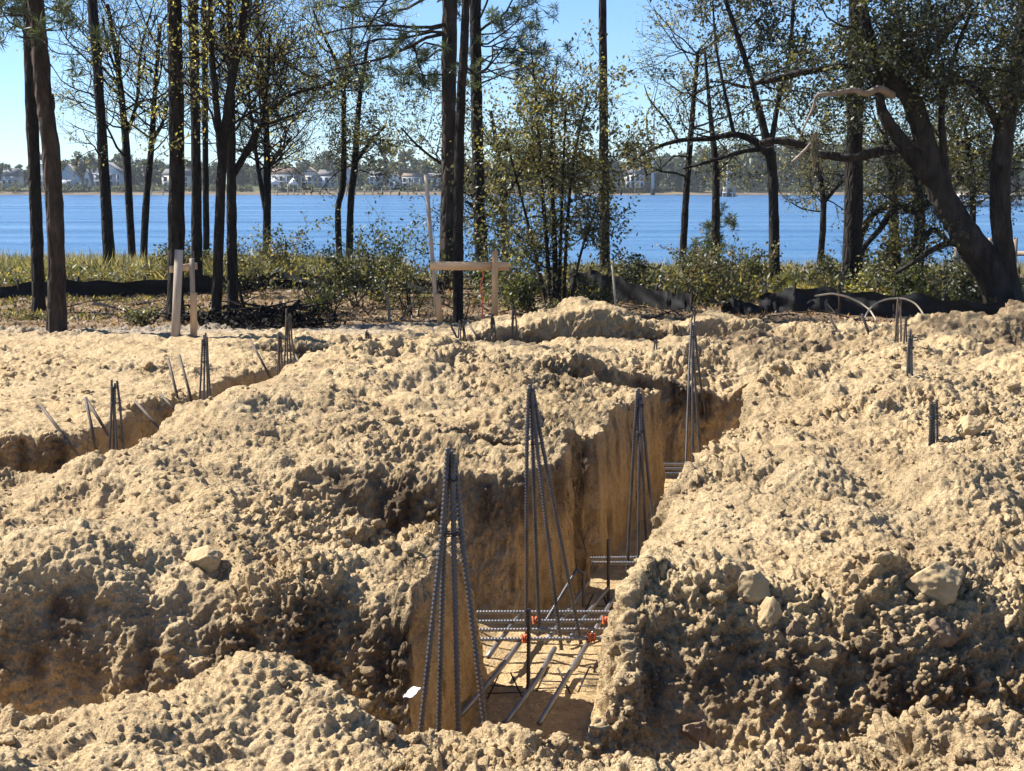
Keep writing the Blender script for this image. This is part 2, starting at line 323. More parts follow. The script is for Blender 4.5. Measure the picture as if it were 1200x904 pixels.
def build_ground():
    uc = np.linspace(-.43, .43, 1060)
    wing = np.geomspace(.43, 1.1, 50)[1:]
    u = np.concatenate([-wing[::-1], uc, wing])
    ys = np.geomspace(3.2, 26.8, 1500)
    xx = u[:, None]*ys[None]; yy = np.broadcast_to(ys, xx.shape)
    h, m, sp = H(xx, yy)
    dy = np.diff(ys)[None]; dz = np.diff(h, axis=1)
    ds = (np.sqrt((dy*.52)**2+dz**2)+.0*dy)/ys[None, :-1]
    for r in (22, 22):                                     # keep neighbouring columns of the grid in step
        c = np.cumsum(np.pad(ds, ((r+1, r), (0, 0)), 'edge'), axis=0); ds = (c[2*r+1:]-c[:-2*r-1])/(2*r+1)
    cum = np.concatenate([np.zeros((len(u), 1)), np.cumsum(ds, 1)], 1)
    nr = 1480; Yg = np.empty((len(u), nr))
    for i in range(len(u)):
        Yg[i] = np.interp(np.linspace(0, cum[i, -1], nr), cum[i], ys)
    Xg = u[:, None]*Yg
    z, m, sp = H(Xg, Yg)
    p = np.stack([Xg, Yg, z], -1)
    def normals(p):
        n = np.cross(np.gradient(p, axis=0), np.gradient(p, axis=1)); return n/(np.linalg.norm(n, axis=-1)[..., None]+1e-12)
    n = normals(p); n[n[..., 2] < 0] *= -1
    def blur(n, r):
        for ax in (0, 1):
            c = np.cumsum(np.pad(n, [(r+1, r) if k == ax else (0, 0) for k in range(3)], 'edge'), axis=ax)
            a, b = [slice(None)]*3, [slice(None)]*3; a[ax] = slice(2*r+1, None); b[ax] = slice(None, -2*r-1)
            n = (c[tuple(a)]-c[tuple(b)])/(2*r+1)
        return n/(np.linalg.norm(n, axis=-1)[..., None]+1e-9)
    n = blur(n, 4)
    steep = sst(.75, .35, n[..., 2]); floor = sst(.8, .97, m)*(1-steep)
    f = lambda a: a.astype(np.float32)
    x, y, z = f(p[..., 0]), f(p[..., 1]), f(p[..., 2])
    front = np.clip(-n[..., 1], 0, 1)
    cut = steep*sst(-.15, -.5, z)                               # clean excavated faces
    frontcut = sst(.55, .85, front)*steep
    patch = sst(-.15, .35, fbm2(x*.8, y*.8, 70, 3))
    rough = np.clip(np.maximum(sp, .55+.2*sst(19, 22, y)+.35*sst(.1, .5, fbm2(x*.7, y*.7, 73, 2)))*(.37+.66*patch)*(1-floor*.85)*(1-cut*(.64-.60*frontcut)), .0, 1)+.06
    d = np.zeros_like(x); sp_y = np.abs(np.gradient(y, axis=1))+1e-4; fit = lambda c: sst(.6, 1.9, c/sp_y)
    for sc, am, s in ((.46, .085, 1), (.21, .085, 2), (.10, .066, 3), (.050, .038, 4), (.026, .026, 5)):
        k = 1.7/sc; wa = .46
        X, Y, Z = x/sc+s*3.7+wa*vnoise(x*k, y*k, z*k, 20+s), y/sc+s*1.3+wa*vnoise(x*k, y*k, z*k, 30+s), z/sc+wa*vnoise(x*k, y*k, z*k, 40+s)
        w = worley(X, Y, Z, s)
        # each size of clod comes in patches of its own
        msk = .15+.95*sst(-.30, .40, fbm2(x*(.6/sc**.5), y*(.6/sc**.5), 90+s, 2))
        d += am*fit(sc)*msk*(.6*np.sqrt(np.clip(1-(w/.86)**2, 0, 1))+.55*(1-w)-.55)
    d += .035*vnoise(x*8, y*8, z*8, 7)+.038*fit(.06)*vnoise(x*19, y*19, z*19, 8)+.028*fit(.028)*vnoise(x*43, y*43, z*43, 9)
    # bucket-tooth grooves down the walls
    groove = vnoise((x+y)*11, (x-y)*9, z*1.1, 12)+.5*vnoise((x+y)*27, (x-y)*25, z*2.2, 13)
    d = d*rough*(1+.5*sst(13, 22, y))+.020*groove*cut+.02*steep*vnoise(x*5, y*5, z*5, 14)
    p = p+n*d[..., None]
    # a touch of overhang on clods: push along the local normal again
    n2v = blur(normals(p), 1)
    p = p+n2v*(.010*rough*fit(.035)*vnoise(x*33, y*33, z*33, 15))[..., None]
    # soil colours: topsoil layer and painted shade near the old grade, patches of brown spoil
    strat_shade = sst(-.62, -.30, z+.12*n2(x*2.3, y*2.3, 30))*sst(.25, .05, z)*steep*(.25+.75*sst(.3, .7, front))  # topsoil band, browner on camera-facing walls to paint their shade
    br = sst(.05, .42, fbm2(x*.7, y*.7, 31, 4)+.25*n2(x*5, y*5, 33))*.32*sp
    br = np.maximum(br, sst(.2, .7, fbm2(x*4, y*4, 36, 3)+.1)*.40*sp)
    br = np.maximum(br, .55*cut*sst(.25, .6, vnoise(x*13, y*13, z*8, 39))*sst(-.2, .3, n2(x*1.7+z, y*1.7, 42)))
    brown = np.maximum(strat_shade*.95, br)
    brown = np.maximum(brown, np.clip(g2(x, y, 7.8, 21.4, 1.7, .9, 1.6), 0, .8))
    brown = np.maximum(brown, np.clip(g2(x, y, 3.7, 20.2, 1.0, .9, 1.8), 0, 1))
    brown = np.maximum(brown, np.clip(g2(x, y, 2.8, 6.75, 1.9, .42, 1.3), 0, .72)*sst(.7, .2, n[..., 2]+.3*n2(x*4, y*4, 37)))  # right mound front: damp soil browned further to paint its shade
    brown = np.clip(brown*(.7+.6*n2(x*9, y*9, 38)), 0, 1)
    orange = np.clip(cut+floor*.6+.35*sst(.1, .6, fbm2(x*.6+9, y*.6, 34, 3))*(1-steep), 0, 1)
    grey = np.clip(sst(22.5, 24.6, y+.8*fbm2(x*.5, y*.5, 35, 3)-np.clip(x+3, 0, 9)*.35)*.9, 0, 1)*(1-sp*.7)
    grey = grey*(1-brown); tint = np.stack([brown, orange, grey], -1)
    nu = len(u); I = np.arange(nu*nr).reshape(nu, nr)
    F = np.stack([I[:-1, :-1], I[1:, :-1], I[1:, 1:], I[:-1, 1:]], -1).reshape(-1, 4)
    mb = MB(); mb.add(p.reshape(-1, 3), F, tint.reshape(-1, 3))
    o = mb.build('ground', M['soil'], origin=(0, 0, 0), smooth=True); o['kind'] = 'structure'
    return p, n2v, rough, tint, u
GP, GN, GR, GT, GU = build_ground()

def gz(x, y):
    """ground height anywhere (base surface, without the small clods)"""
    x = np.atleast_1d(np.asarray(x, float)); y = np.atleast_1d(np.asarray(y, float))
    h, m, sp = H(x, np.minimum(y, 26.5))
    return np.where(y < edge_y(x)+.3, h, floor_z(x, y))
def floor_z(x, y):
    yb = edge_y(x)
    z = -.22+.24*sst(-.5, .9, y-yb)+.10*fbm2(x*.5, y*.5, 50, 3)*sst(0, 1.5, y-yb)-1.35*sst(34, 66, y)-2.0*sst(60, 76, y)
    return z
def build_floor():
    xs = np.concatenate([np.linspace(-120, -26, 40), np.linspace(-25.7, 25.7, 230), np.linspace(26, 120, 40)]); ys = np.concatenate([np.linspace(23.2, 40, 110), np.linspace(40.4, 78, 60)])
    X, Y = np.meshgrid(xs, ys, indexing='ij'); Z = floor_z(X, Y)+.03*n2(X*4, Y*4, 55)+.02*n2(X*9, Y*9, 56)
    I = np.arange(X.size).reshape(X.shape)
    mb = MB(); mb.add(np.stack([X, Y, Z], -1).reshape(-1, 3), np.stack([I[:-1, :-1], I[1:, :-1], I[1:, 1:], I[:-1, 1:]], -1).reshape(-1, 4))
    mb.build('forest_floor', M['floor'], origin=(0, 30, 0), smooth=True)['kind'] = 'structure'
    # the rest of the site, around and behind the camera
    mb = MB(); rows = np.linspace(3.2, 26.8, 12)
    for s in (-1, 1):
        v = []; f = []
        for i, r in enumerate(rows):
            v += [(s*1.1*r, r, -.02), (s*70, r, -.02)]
            if i: k = 2*i; f.append((k-2, k-1, k+1, k))
        mb.add(v, f, np.array([.1, .1, 0]))
    mb.add([(-70, -60, -.02), (70, -60, -.02), (70, 3.2, -.02), (-70, 3.2, -.02)], [(0, 1, 2, 3)], np.array([.1, .1, 0]))
    mb.build('ground', M['soil'], origin=(0, 0, 0))['kind'] = 'structure'
    mb = MB(); mb.add([(-900, 55, -1.15), (900, 55, -1.15), (900, 800, -1.15), (-900, 800, -1.15)], [(0, 1, 2, 3)])
    mb.build('water', M['water'], origin=(0, 60, -1.15))['kind'] = 'structure'
build_floor()

# ------------------------------------------------------------------ crumbs of soil
def ico(sub):
    import bmesh
    bm = bmesh.new(); bmesh.ops.create_icosphere(bm, subdivisions=sub, radius=1)
    v = np.array([q.co[:] for q in bm.verts]); f = np.array([[w.index for w in q.verts] for q in bm.faces]); bm.free(); return v, f
ICO1, ICO2, ICO3 = ico(1), ico(2), ico(5)
def clod_shape(base, s, amp=.35, ang=True):
    v, f = base; w = v.copy()
    q = vnoise(v[:, 0]*1.3+s, v[:, 1]*1.3, v[:, 2]*1.3+s*2, 3)+.5*vnoise(v[:, 0]*2.9, v[:, 1]*2.9+s, v[:, 2]*2.9, 4)
    w = w*(1+amp*q+amp*.5*vnoise(v[:, 0]*6+s, v[:, 1]*6, v[:, 2]*6, 6))[:, None]
    if ang:
        r = np.random.default_rng(int(s*100)+5)
        for _ in range(9):
            d = r.normal(size=3); d /= np.linalg.norm(d); c = r.uniform(.55, .85)
            k = np.maximum(w @ d-c, 0); w = w-k[:, None]*d*.9
    return w*np.array([1, .85, .7]), f
def scatter(n, base, smin, smax, name, nvar=6, ang=False):
    P_ = GP.reshape(-1, 3); N_ = GN.reshape(-1, 3); R_ = GR.ravel(); T_ = GT.reshape(-1, 3)
    pr = np.clip(R_-.25, 0, 1)*(np.clip(N_[:, 2], 0, 1)+.25)*(P_[:, 1] < 20)*(np.abs(P_[:, 0]) < .42*P_[:, 1])*(.35+sst(-.1, .4, fbm2(P_[:, 0]*1.3, P_[:, 1]*1.3, 66, 2)))
    idx = RNG.choice(len(P_), n, p=pr/pr.sum())
    mb = MB(); var = [clod_shape(base, k*1.7+.3, .3 if ang else .6, ang or k % 3 == 0) for k in range(nvar)]
    for k in range(nvar):
        ii = idx[k::nvar]; v, f = var[k]; m = len(ii)
        s = smin*(smax/smin)**(RNG.random(m)**2.2)*(.55+P_[ii, 1]/18)
        a = RNG.uniform(0, 6.28, m); b = RNG.uniform(-.7, .7, m)
        ca, sa, cb, sb = np.cos(a), np.sin(a), np.cos(b), np.sin(b)
        R = np.zeros((m, 3, 3)); R[:, 0, 0] = ca; R[:, 0, 1] = -sa*cb; R[:, 0, 2] = sa*sb; R[:, 1, 0] = sa; R[:, 1, 1] = ca*cb; R[:, 1, 2] = -ca*sb; R[:, 2, 1] = sb; R[:, 2, 2] = cb
        V = np.einsum('mij,vj->mvi', R, v)*s[:, None, None]+(P_[ii]+N_[ii]*(s*.3)[:, None])[:, None]
        Fq = f[None]+(np.arange(m)*len(v))[:, None, None]
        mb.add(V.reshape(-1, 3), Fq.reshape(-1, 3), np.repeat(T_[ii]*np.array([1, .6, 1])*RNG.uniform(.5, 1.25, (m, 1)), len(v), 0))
    o = mb.build(name, M['soil'], origin=(0, 0, 0)); tag(o, 'loose crumbs and small clods of tan sandy soil on the spoil', 'soil clods', None, 'stuff')
scatter(15000, ICO1, .008, .030, 'loose_clods', 12)
scatter(1500, ICO2, .012, .050, 'loose_clods', 14)

scatter(260, ICO2, .025, .07, 'loose_clods', 14, True)

def hero_clod(px, py, wpx, hpx, label, name='soil_clod', mat='rock', seed=1, Y=None):
    # stand it on the ground along the sight line
    if Y is None:
        for Y in np.arange(4.5, 24, .05):
            q = P(px, py+hpx*.35, Y)
            if H(q[:1], q[1:2])[0][0] > q[2]-.02: break
    c = P(px, py, Y); sc = Y/FPX
    v, f = clod_shape(ICO3, seed, .13); v = v/np.abs(v).max(0)
    v = v*(1+.07*vnoise(v[:, 0]*4+seed, v[:, 1]*4, v[:, 2]*4, 2)+.02*vnoise(v[:, 0]*10, v[:, 1]*10+seed, v[:, 2]*10, 2)+.018*vnoise(v[:, 0]*22, v[:, 1]*22, v[:, 2]*22, 2))[:, None]
    mb = MB(); mb.add(c+v*np.array([wpx*.5*sc, wpx*.42*sc, hpx*.55*sc]), f)
    tag(mb.build(name, M[mat], smooth=False), label, 'clod')
hero_clod(1096, 684, 76, 54, 'large pale angular boulder of dried clay on the right bank', 'boulder', 'rock', 1.3)
hero_clod(902, 724, 36, 50, 'upright pale slab of clay standing in the right bank', 'soil_clod', 'rock', 2.1)
hero_clod(930, 740, 24, 34, 'small wedge of clay against the upright slab', 'soil_clod', 'darkclod', 3.7)
hero_clod(1100, 741, 46, 36, 'dark brown clod just below the large pale boulder', 'soil_clod', 'darkclod', 4.2)
hero_clod(240, 655, 46, 32, 'rounded tan clod on top of the left near bank', 'soil_clod', 'rock', 5.6)
hero_clod(883, 688, 40, 38, 'rounded tan clod leaning above the upright slab', 'soil_clod', 'rock', 6.1)
hero_clod(972, 706, 28, 34, 'knobbly clod between the upright slab and the boulder', 'soil_clod', 'rock', 7.4)
hero_clod(815, 858, 36, 30, 'brown clod on the near strip at the foot of the right bank', 'soil_clod', 'darkclod', 8.8)
hero_clod(1136, 500, 34, 26, 'tan clod beside the bundle of bars on the right spoil', 'soil_clod', 'rock', 9.3)

# ------------------------------------------------------------------ reinforcing bars
RIB = .0168
def rebar(mb, pts, r=RIB, ribs=True, sides=7):
    pts = np.asarray(pts, float); seg = np.linalg.norm(np.diff(pts, axis=0), axis=1); L = seg.sum(); s = np.concatenate([[0], np.cumsum(seg)])
    n = max(2, int(L/.0062)) if ribs else max(2, len(pts))
    if n % 2: n += 1
    q = np.linspace(0, L, n) if ribs else s
    pp = np.stack([np.interp(q, s, pts[:, k]) for k in range(3)], 1)
    rr = np.where(np.arange(len(q)) % 4 < 2, r*1.03, r*.80) if ribs else r
    mb.tube(pp, rr, sides)
def floor_pt(px, py, z=-1.15):
    """point on level z along the line of sight"""
    a = (px-600)/FPX; b = (452-py)/FPX; d = np.array([a, CC_+b*SC_, -SC_+b*CC_]); t = (z-CAM_H)/d[2]
    return np.array([0, 0, CAM_H])+d*t
def bent(a, b, k=.02, n=7):
    t = np.linspace(0, 1, n)[:, None]; a = np.asarray(a); b = np.asarray(b)
    return a*(1-t)+b*t+np.sin(t*np.pi)*RNG.normal(0, k, 3)
def hit(px, py):
    for Y in np.arange(6, 26, .04):
        q = P(px, py, Y)
        if H(q[:1], q[1:2])[0][0] >= q[2]: return float(Y)
    return 24.
def column(label, top, feet, z=-1.15, sink=.06, group=None, mat='steel', ribs=True, r=RIB, Y=None, extra=0, cap=None):
    """upright bars that splay from one tied tip; feet are where they stand"""
    F = []
    for px, py in feet:
        q = floor_pt(px, py, z) if Y is None else P(px, py, Y+RNG.uniform(-.12, .12))
        q = q.copy(); q[2] -= sink; F.append(q)
    base = np.mean(F, 0); Yt = base[1]
    o = empty('rebar_column', base, label, 'rebar column', group)
    for i, q in enumerate(F):
        t = P(top[0]+(i-len(F)/2+.5)*(1.4 if r > .015 else 2.2)*13/Yt, top[1]+RNG.uniform(0, 14)*13/Yt, Yt+(i % 2-.5)*2.2*r)
        d = q-t; mid = t+d*.22; mid[:2] += (t-q)[:2]*.05+RNG.normal(0, .008, 2)
        mb = MB(); rebar(mb, [t, mid, q], r, ribs); mb.build('bar', M[mat], o)
    for k in (.10, .24):
        c = P(top[0], top[1], Yt)*(1-k)+base*k
        mb = MB(); a = np.linspace(0, 12.6, 26); w = .030+.10*k*.5
        mb.tube(np.stack([c[0]+w*np.cos(a), c[1]+w*np.sin(a), c[2]+.002*a], 1), .004, 4); mb.build('tie_wire', M['wire'], o)
    return o
column('nearest rebar column with ribbed bars beside the left near block', (529, 519), [(481, 950), (511, 950), (540, 950), (582, 950)], Y=7.3)
column('tall rebar column standing on the mat in the near trench crossing', (622, 447), [(617, 742), (632, 735), (658, 753), (681, 746)], -1.0)
column('rebar column in the middle of the main trench by the smooth wall', (749, 455), [(735, 662), (748, 668), (760, 664), (772, 668)], -1.0)
column('rebar column at the far end of the main trench', (812, 378), [(803, 560), (812, 552), (822, 548), (832, 530)], -1.0)
lg = 'rebar columns in the left trench'
column('rebar column nearest the left edge of the photo', (134, 443), [(124, 512), (131, 520), (138, 516), (146, 510)], Y=13.9, group=lg, sink=.5, r=.0135)
column('rebar column at the bend of the left trench between leaning bars', (240, 390), [(229, 490), (236, 496), (244, 488), (250, 484)], Y=16.2, group=lg, sink=.5, r=.0135)
column('short rebar bundle standing left of a taller one', (328, 386), [(319, 454), (325, 460), (331, 454)], Y=18.6, group=lg, sink=.5, r=.0135, mat='rust')
column('tall rebar bundle with rusty tip left of centre', (338, 362), [(329, 458), (336, 468), (346, 458), (355, 452)], Y=18.9, group=lg, sink=.5, r=.0135, mat='rust')
column('single thick bundle of bars between the left trench and the tan stakes', (430, 386), [(427, 430), (430, 433), (434, 430)], Y=20.6, group=lg, sink=.4, r=.0135, mat='rust')
bg = 'rebar columns in the back trench'
column('splayed short rebar column left of the wooden batter board foot', (541, 374), [(537, 404), (541, 408), (546, 407), (551, 410)], Y=21.4, group=bg, r=.0135, sink=.3, mat='rust')
column('thin rebar column in front of the right post of the batter board', (577, 364), [(573, 405), (577, 410), (582, 404)], Y=21.4, group=bg, r=.0135, sink=.3, mat='rust')
column('thin rebar column just right of the batter board', (602, 356), [(597, 408), (601, 410), (606, 405)], Y=21.4, group=bg, r=.0135, sink=.3, mat='rust')
column('short stub of bars below the sand peak', (769, 391), [(766, 412), (771, 413)], Y=hit(769, 412), group=bg, r=.0135, sink=.3)
column('two rebar stubs poking up behind the far end of the main trench', (814, 354), [(803, 382), (813, 384)], Y=hit(808, 383), group=bg, r=.0135, sink=.3)
rg = 'rebar bundles in the right spoil'
column('rebar bundle half buried in the right spoil beside a tan clod', (1094, 462), [(1089, 526), (1093, 528), (1097, 526), (1101, 524)], Y=hit(1095, 526), group=rg, sink=.4, r=.012)
column('rebar bundle in the right spoil below the pale hoop', (1067, 385), [(1064, 440), (1067, 444), (1071, 441)], Y=hit(1067, 442), group=rg, sink=.4, r=.014)
column('tall rebar bundle in front of the black fence under the pale hoop', (1054, 348), [(1049, 400), (1053, 404), (1057, 402)], Y=hit(1053, 402), group=rg, sink=.3, r=.015, mat='rust')
column('small rebar stubs beside the tall bundle under the hoop', (1062, 368), [(1059, 402), (1064, 404)], Y=hit(1062, 402), group=rg, sink=.3, r=.015, mat='rust')

def bars(label, name, lines, ribs=True, mat='skylit_steel', r=RIB, ties=(), chairs=()):
    c = np.mean([np.mean(l, 0) for l in lines], 0)
    o = empty(name, c, label, 'rebar mat')
    for l in lines:
        mb = MB(); rebar(mb, l, r, ribs); mb.build('bar', M[mat], o)
    for q in ties:
        mb = MB(); a = np.linspace(0, 15, 30); e = q
        mb.tube(np.stack([e[0]+.055*np.sin(a*.21)+.004*np.cos(a*3), e[1]+.028*np.cos(a*2.2), e[2]+.028*np.sin(a*2.2)], 1), .008, 5)
        mb.build('orange_tie', M['orange'], o)
    for q in chairs:
        mb = MB(); x, y, z = q; h = z-FLOOR
        for s in (-1, 1):
            mb.tube([(x+s*.13, y-.08, FLOOR), (x+s*.04, y, z), (x+s*.10, y+.1, FLOOR)], .006, 4)
            mb.tube([(x-.13, y+s*.08, FLOOR+h*.25), (x+.13, y+s*.06, FLOOR+h*.25)], .005, 4)
        mb.build('wire_support', M['wire'], o)
    return o
def FP(px, py, z=-1.0): return floor_pt(px, py, z)
bars('three long bars running up the main trench floor', 'trench_bars', [
    bent(FP(540, 838), FP(613, 748), .01), bent(FP(592, 848), FP(650, 760), .01), bent(FP(632, 848), FP(690, 752), .01),
    bent(FP(572, 770), FP(610, 720), .01), bent(FP(640, 752), FP(690, 680), .01), bent(FP(666, 752), FP(712, 690), .01), bent(FP(694, 745), FP(748, 662), .01),
    bent(FP(752, 668), FP(815, 560), .01), bent(FP(770, 668), FP(832, 560), .01)],
    ribs=False, r=.0195, chairs=[(-.05, 9.9, -1.03), (.3, 10.0, -1.03), (.62, 10.05, -1.03), (.75, 11.9, -1.03), (1.0, 12.1, -1.03)])
def across(rows, x0, x1, z=-.96):
    out = []
    for y in rows: out.append(bent((x0, y, z), (x1, y+.04, z), .006))
    return out
y4 = [10.45, 10.66, 10.9, 11.12]
bars('mat of four ribbed cross bars with orange ties in the near trench crossing', 'rebar_mat', across(y4, -1.6, .86), ties=[(.07, 10.45, -.95), (.58, 10.47, -.95), (.16, 10.9, -.95), (.72, 10.9, -.95)])
bars('cross bars in the middle trench crossing behind the smooth wall', 'rebar_mat', across([12.62, 12.85], -.6, 1.5), ties=[(1.15, 12.62, -.95)])
bars('cross bars in the farthest trench crossing', 'rebar_mat', across([16.72, 17.05, 17.3], .9, 3.2), ties=[(2.3, 16.9, -.95)], ribs=False)
def stub(label, pts, r=RIB, ribs=True, mat='steel', group=None, name='rebar'):
    mb = MB(); rebar(mb, pts, r, ribs); return tag(mb.build(name, M[mat]), label, 'rebar', group)
b = floor_pt(619, 815, -1.2); stub('short upright bar in front of the near mat', [b, P(620, 714, b[1])])
b = floor_pt(713, 708, -1.2); stub('short upright bar between the two middle rebar columns', [b, P(713, 632, b[1])])
b = floor_pt(777, 690, -1.2); stub('short upright bar at the edge of the right bank', [b, P(778, 610, b[1])])
b = floor_pt(640, 728, -1.0); c = P(676, 668, b[1]+.55); stub('bent bar with a hooked end behind the near mat', [b, c, P(684, 672, c[1]), P(684, 712, c[1])])
lean = 'thin bars leaning out of the left trench'
for (x0, y0, x1, y1, Y) in ((100, 466, 113, 520, 14.2), (100, 466, 128, 505, 14.4), (47, 474, 98, 536, 13.9), (158, 470, 198, 508, 15.4), (197, 420, 214, 484, 16.4), (210, 416, 232, 490, 16.4),
                            (188, 462, 208, 478, 16.0), (293, 398, 320, 442, 18.6), (346, 416, 366, 448, 19.0)):
    stub('thin dark bar leaning out of the left trench', [P(x0, y0, Y+.25), P(x1, y1+6, Y)], .017, False, 'rust', lean)
lean = 'thin bars leaning in the sand near the batter board'
for (x0, y0, x1, y1, Y) in ((446, 407, 464, 432, 20.3), (459, 399, 471, 430, 20.3), (465, 400, 482, 424, 20.6), (496, 388, 512, 412, 21.2), (506, 384, 518, 410, 21.2), (529, 383, 541, 402, 21.6), (548, 378, 566, 400, 21.8)):
    stub('thin dark bar leaning in the sand near the wooden batter board', [P(x0, y0, Y+.2), P(x1, y1+5, Y)], .017, False, 'rust', lean)
stub('bar leaning left on the back sand between the batter board and the peak', [P(655, 368, 23.4), P(668, 392, 23.2)], .017, False, 'rust')
stub('bar leaning right on the far side of the sand peak', [P(744, 366, 23.6), P(760, 392, 23.2)], .017, False, 'rust')
stub('bare stick stuck in the brown clods right of the main trench', [P(972, 372, 22.5), P(990, 402, 22.3)], .02, False, 'rust', name='stick')
stub('thin bar leaning low in front of the pale hoop', [P(1010, 368, 22.4), P(1022, 402, 22.2)], .022, False, 'rust')

# ------------------------------------------------------------------ wooden batter boards, stakes, scraps
def plank(mb, a, b, w, d):
    a = np.asarray(a); b = np.asarray(b); ax = b-a; L = np.linalg.norm(ax); ax = ax/L
    side = np.cross(ax, [0, 1, 0]); side /= np.linalg.norm(side); dep = np.cross(side, ax)
    e = min(w, d)*.06; v = []
    for t, k in ((0, e), (e, 0), (L-e, 0), (L, e)):
        for sx, sy in ((-1, -1), (1, -1), (1, 1), (-1, 1)): v.append(a+ax*t+side*sx*(w/2-k)+dep*sy*(d/2-k))
    f = [(3, 2, 1, 0), (12, 13, 14, 15)]
    for r in range(3):
        for j in range(4): f.append((r*4+j, r*4+(j+1) % 4, r*4+4+(j+1) % 4, r*4+4+j))
    mb.add(np.array(v), f)
def part_plank(name, mat, parent, a, b, w, d):
    mb = MB(); plank(mb, a, b, w, d); return mb.build(name, M[mat], parent)
Yb = 24.2
o = empty('batter_board', P(549, 380, Yb), 'wide batter board of fresh lumber with two posts at the sand edge', 'batter board')
part_plank('board', 'lumberx', o, P(504, 311.5, Yb), P(597, 312.5, Yb), .145, .06)
part_plank('post', 'lumber', o, P(580, 386, Yb-.07), P(580, 294, Yb-.07), .105, .07)
part_plank('post', 'lumber', o, P(516, 382, Yb+.08), P(513, 345, Yb+.08), .095, .07)
mb = MB(); plank(mb, P(512, 372, Yb+.15), P(499, 205, Yb+.15), .07, .05)
tag(mb.build('stake', M['greywood']), 'tall thin weathered stake leaning behind the wide batter board', 'stake')
mb = MB(); q = P(565, 315, Yb); w = [q]
for k in range(1, 9): w.append(q+np.array([RNG.normal(0, .012), RNG.normal(0, .01), -.135*k]))
mb.tube(w, .011, 5); tag(mb.build('string_line', M['pink']), 'pink twine hanging from the wide batter board', 'twine')
Yl = 23.3
o = empty('batter_board', P(218, 396, Yl), 'narrow batter board of fresh lumber behind a grey leaning post', 'batter board')
part_plank('board', 'lumberx', o, P(200, 316, Yl), P(230, 312, Yl+.9), .11, .05)
part_plank('post', 'lumber', o, P(227, 402, Yl), P(227, 343, Yl), .10, .07)
part_plank('post', 'greywood', o, P(226, 362, Yl+.09), P(225, 303, Yl+.09), .075, .05)
part_plank('brace', 'lumber', o, P(208, 402, Yl+.04), P(209, 345, Yl+.04), .07, .07)
mb = MB(); plank(mb, P(205, 402, Yl-.09), P(210, 293, Yl-.09), .13, .06)
tag(mb.build('stake', M['greywood']), 'weathered grey plank post leaning against the narrow batter board', 'post')
mb = MB(); plank(mb, P(723, 374, 25.2), P(717, 306, 25.4), .04, .03)
tag(mb.build('stake', M['hoop']), 'thin pale stake in front of the torn black fence', 'stake')
for lab, pts, Y in (('pale bent hoop over the tall rebar bundle on the right', [(1012, 378), (1016, 366), (1026, 355), (1042, 350), (1060, 350), (1073, 356), (1081, 366), (1086, 380)], 23.4),
                    ('pale bent cane arching left of the hoop', [(955, 347), (975, 344), (993, 348), (1008, 355), (1020, 364), (1027, 376)], 24.2)):
    mb = MB(); t = np.linspace(0, len(pts)-1, 40)
    px = np.interp(t, range(len(pts)), [q[0] for q in pts]); py = np.interp(t, range(len(pts)), [q[1] for q in pts])
    pp = np.array([P(a, b_, Y+.4*math.sin(i*.08)) for i, (a, b_) in enumerate(zip(px, py))])
    for _ in range(3): pp[1:-1] = (pp[:-2]+2*pp[1:-1]+pp[2:])/4
    mb.tube(pp, .015, 6); tag(mb.build('hoop', M['hoop'], smooth=True), lab, 'hoop')
q = P(483, 820, 6.6)
for Y in np.arange(5, 7, .02):
    q = P(483, 822, Y)
    if H(q[:1], q[1:2])[0][0] > q[2]-.06: break
mb = MB(); gxs = np.linspace(-1, 1, 7); v = []
for i in gxs:
    for j in gxs: v.append((q[0]+i*.034+j*.008, q[1]+j*.045, q[2]+.05+i*.010+.008*math.sin(3*i+2*j)+j*.006))
I = np.arange(49).reshape(7, 7); F = np.stack([I[:-1, :-1], I[1:, :-1], I[1:, 1:], I[:-1, 1:]], -1).reshape(-1, 4)
v = np.array(v); mb.add(v, F); mb.add(v-np.array([0, 0, .004]), F[:, ::-1])
tag(mb.build('paper_scrap', M['paper']), 'small white scrap lying on the near clods', 'scrap')

# ------------------------------------------------------------------ black silt fence
def silt_fence(label, pts, tops, seed, stakes=True):
    """pts: (px, Y) along the foot, tops: height in units"""
    r = np.random.default_rng(seed); n = 140; m = 9
    t = np.linspace(0, len(pts)-1, n)
    Y = np.interp(t, range(len(pts)), [q[1] for q in pts]); px = np.interp(t, range(len(pts)), [q[0] for q in pts]); hh = np.interp(t, range(len(pts)), tops)
    X = (px-600)/FPX*(Y*CC_+CAM_H*SC_); g = gz(X, Y)
    s = np.linspace(0, 1, m)
    sag = 1-.07*np.abs(np.sin(t*2.3+seed))+.06*np.sin(t*9)
    V = np.zeros((n, m, 3)); f1 = n2(t*5, t*0+seed, 4); f2 = n2(t*16, t*0+seed, 5)
    for j, k in enumerate(s):
        lean = (.06*f1+.03*f2)*(1-abs(2*k-1))+.12*k*np.sin(t*1.3+seed)
        V[:, j] = np.stack([X+.03*f2*k, Y-lean+.08*np.sin(k*9+t*6)*.4, g-.05+(hh*sag)*k], 1)
    I = np.arange(n*m).reshape(n, m); F = np.stack([I[:-1, :-1], I[1:, :-1], I[1:, 1:], I[:-1, 1:]], -1).reshape(-1, 4)
    o = empty('silt_fence', (X.mean(), Y.mean(), g.mean()), label, 'silt fence')
    mb = MB(); mb.add(V.reshape(-1, 3), F); mb.add(V.reshape(-1, 3)+np.array([0, .012, 0]), F[:, ::-1]); mb.build('fabric', M['fabric'], o, smooth=True)
    if stakes:
        for i in range(6, n, 22):
            mb = MB(); plank(mb, (X[i], Y[i]+.06, g[i]-.2), (X[i]+r.normal(0, .03), Y[i]+.06, g[i]+hh[i]*1.06), .05, .05); mb.build('stake', M['bark2'], o)
